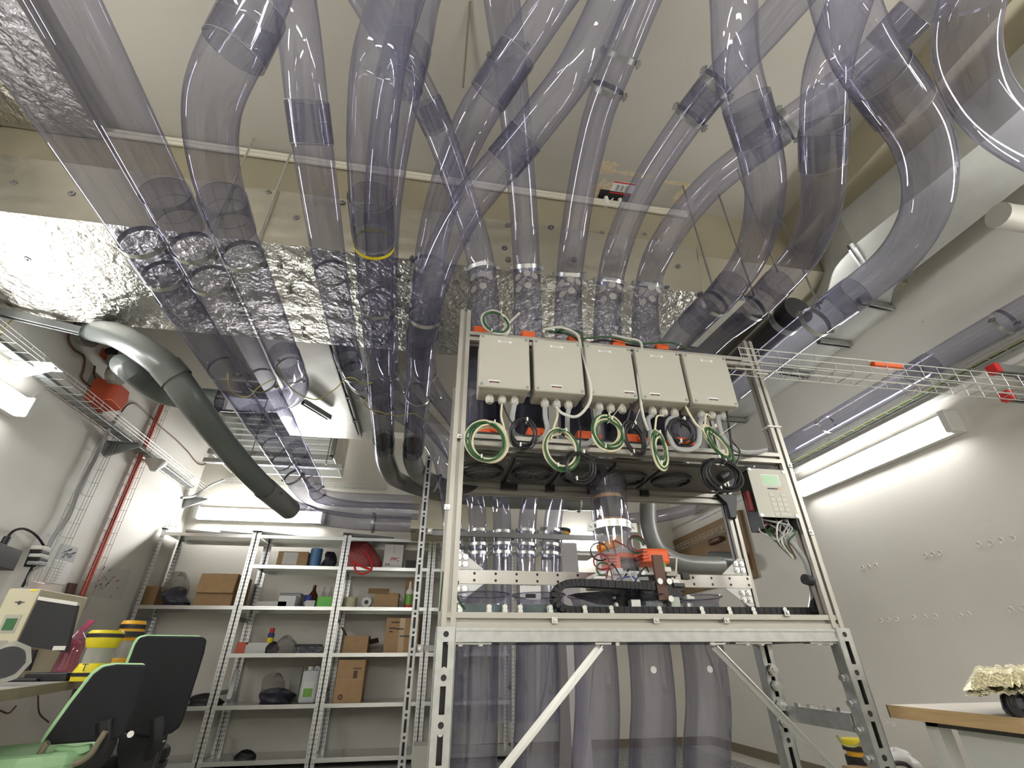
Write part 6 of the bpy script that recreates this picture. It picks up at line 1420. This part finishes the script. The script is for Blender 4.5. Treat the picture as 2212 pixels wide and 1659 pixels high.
ca = chair('black backed office chair with green cushion edge, the one turned towards the shelves', 3.0,
      [(337,1592),(300,1590),(262,1578),(246,1540),(268,1450),(290,1392),(300,1377),(318,1373),(436,1375),(445,1382),(440,1410),(412,1500),(396,1550),(386,1572),(368,1585)], (s1_.x-.2, 3.25, .47), None, seat_m='dark_fabric')
build('back_support', MB().prism([at(px, py, Y=3.02) for px, py in [(258,1580),(352,1578),(340,1640),(320,1690),(255,1690),(250,1620)]], (0, .04, 0)), 'black_plastic', ca, bevel=.01)
build('seat_edge', MB().prism([at(px, py, Y=3.01) for px, py in [(334,1608),(352,1598),(356,1601),(338,1611)]], (0, .01, 0)), 'green_trim', ca)
cb_ = chair('black backed office chair with pale green seat, the one beside the yellow canister', 2.6,
      [(87,1611),(100,1590),(150,1520),(200,1456),(222,1440),(250,1435),(312,1436),(317,1442),(300,1500),(278,1560),(262,1592),(235,1600),(160,1606)], (s2_.x, 2.72, s2_.z-.02), None,
      arm=[(62,1659),(85,1630),(100,1608),(105,1604)])
ar = build('armrest', MB().tube(catmull([at(px, py, Y=2.57) for px, py in [(228,1579),(215,1600),(195,1630),(175,1645),(160,1650)]], 6), .011, 8), 'arm_taupe', cb_, smooth=True)
gb = at(175, 1618, Y=2.62); build('green_bracket', MB().prism([at(px, py, Y=2.62) for px, py in [(112,1618),(125,1610),(160,1614),(192,1607),(194,1622),(170,1632),(130,1628)]], (0, .03, 0)), 'green_trim', cb_, bevel=.006)
build('back_screw', MB().cyl(at(282, 1586, Y=2.595), at(282, 1586, Y=2.585), .012, 10), 'zinc', cb_, smooth=True)
# ================================================================ table on the right
ZT = .75
tc_ = at(1918, 1522, Z=ZT)
TB = thing('side_table', 'table with a beech edge and white top beside the right wall', 'table', (tc_.x+.5, tc_.y-.7, 0))
tx0, ty1 = tc_.x-.01, tc_.y; tx1, ty0 = XR-.3, .2
build('table_top', MB().box((tx0+.004, ty0, ZT-.004), (tx1, ty1-.004, ZT)), 'wood_top', TB)
build('edge_band', MB().box((tx0, ty0, ZT-.04), (tx0+.004, ty1, ZT)), 'wood_edge', TB)
build('edge_band', MB().box((tx0, ty1-.004, ZT-.04), (tx1, ty1, ZT)), 'wood_edge', TB)
build('table_board', MB().box((tx0+.004, ty0, ZT-.04), (tx1, ty1-.004, ZT-.004)), 'wood_top', TB)
build('side_panel', MB().box((tx0+.10, ty0+.1, .05), (tx0+.118, ty1-.16, ZT-.055)), 'panel_grey', TB)
for x, y in ((tx0+.1, ty1-.09), (tx1-.1, ty1-.09), (tx0+.1, ty0+.05), (tx1-.1, ty0+.05)):
    build('leg', MB().box((x-.025, y-.025, 0), (x+.025, y+.025, ZT-.04)), 'panel_grey', TB)
build('apron', MB().box((tx0+.075, ty0+.05, ZT-.06), (tx0+.095, ty1-.07, ZT-.04)), 'dark_plate', TB)
# black case with the gold foil pack on top
bk_ = at(2160, 1553, Z=ZT+.0)
BC = thing('camera_bag', 'black glossy camera bag on the beech edged table', 'bag', (bk_.x+.12, bk_.y, ZT))
yb_ = bk_.y+.02; zc1 = at(2155, 1492, Y=yb_).z
build('bag_body', MB().prism([(at(2170,1550,Y=yb_).x, yb_, ZT), (at(2170,1550,Y=yb_).x+.3, yb_, ZT), (at(2155,1492,Y=yb_).x+.32, yb_, zc1), (at(2155,1492,Y=yb_).x, yb_, zc1)], (.2, .16, 0)), 'black_gloss', BC, bevel=.02)
for k in range(3):
    c_ = V((at(2185,1520,Y=yb_).x+.02+.012*k, yb_-.008, (ZT+zc1)/2)); pts = [c_+V((math.cos(t)*.045, 0, math.sin(t)*.032)) for t in [i*math.pi*2/16 for i in range(17)]]
    build('strap_loop', MB().tube(pts, .006, 6), 'cable_black', BC, smooth=True)
gf = thing('gold_foil_pack', 'crinkled gold and silver foil pack lying on the black bag', 'foil', (bk_.x+.1, yb_, zc1))
rnd = random.Random(12); g = []
for i in range(13):
    v_ = i/12; row = []
    for j in range(41):
        u = j/40; x = at(2078,1475,Y=yb_).x+u*.5+(v_*.2-.05)*1.26; w_ = min(1, (u*6+.15))
        row.append(V((x, yb_-.05+.2*v_, zc1+.004+(.03+.022*math.sin(math.pi*v_))*w_*(1 if 0 < i < 12 else .1)+rnd.uniform(-.007, .007)*w_+.02*u)))
    g.append(row)
build('foil_sheet', MB().sheet(g), 'gold_foil', gf, smooth=True)
g2 = [[p-V((0, 0, .012+.03*min(1, j/8)*(1 if 0 < i < 12 else .2))) for j, p in enumerate(row)] for i, row in enumerate(g)]
build('foil_underside', MB().sheet(g2), 'gold_foil', gf, smooth=True)
# floor canister, white cloth and box beyond the table
fc = at(1850, 1600, Z=.42); ZD_old = ZD
y_ = fc.y; z1_ = .43
r_ = thing('floor_canister', 'amber and black canister standing behind the right steel leg', 'canister', (fc.x, y_, 0))
for nm, z0, zz, rr, mm in [('clear_body', .05, .25, .075, 'frosted_plastic'), ('end_cap', 0, .05, .085, 'amber'), ('collar', .25, .29, .085, 'amber'), ('black_band', .29, .34, .095, 'black_plastic'), ('neck', .34, .37, .08, 'amber'), ('black_band', .37, .40, .095, 'black_plastic'), ('top_cap', .40, .43, .088, 'yellow')]:
    build(nm, MB().lathe((fc.x, y_, 0), (0, 0, 1), [(z0, .001), (z0, rr), (zz, rr), (zz, .001)], 22), mm, r_, smooth=True)
cl_ = at(1938, 1640, Z=.36)
tag(build('floor_crate', MB().box((cl_.x-.2, cl_.y-.1, 0), (cl_.x+.15, cl_.y+.25, .3)), 'cardboard_dark', bevel=.004), 'low brown crate on the floor under the white cloth', 'crate')
lump('white_cloth', 'crumpled white cloth on the low crate behind the right leg', 'cloth', 1910, 1618, 1962, 1650, 'white_cloth', 0, y=cl_.y, dep=.1, seed=22, zz=.3)
tag(build('black_hose', MB().tube(catmull([at(1915,1656,Y=cl_.y-.12), at(1935,1649,Y=cl_.y-.12), at(1960,1653,Y=cl_.y-.12), at(1975,1670,Y=cl_.y-.12)], 5), .012, 8), 'cable_black', smooth=True), 'black hose curving below the white cloth', 'hose')
cable('green and yellow earth wire hanging under the right cross member', [at(1808,1590,Y=1.95), at(1822,1608,Y=1.9), at(1845,1612,Y=1.88), at(1864,1602,Y=1.86)], .004, 'cable_yellow')
wcable('thin brown cables under the desk', [(35,1525),(20,1540),(0,1535)], .006, 'brown_dark', XL+.05)
wcable('thin brown cable sagging under the desk towards the chair', [(82,1500),(85,1540),(105,1560)], .006, 'brown_dark', XL+.05)
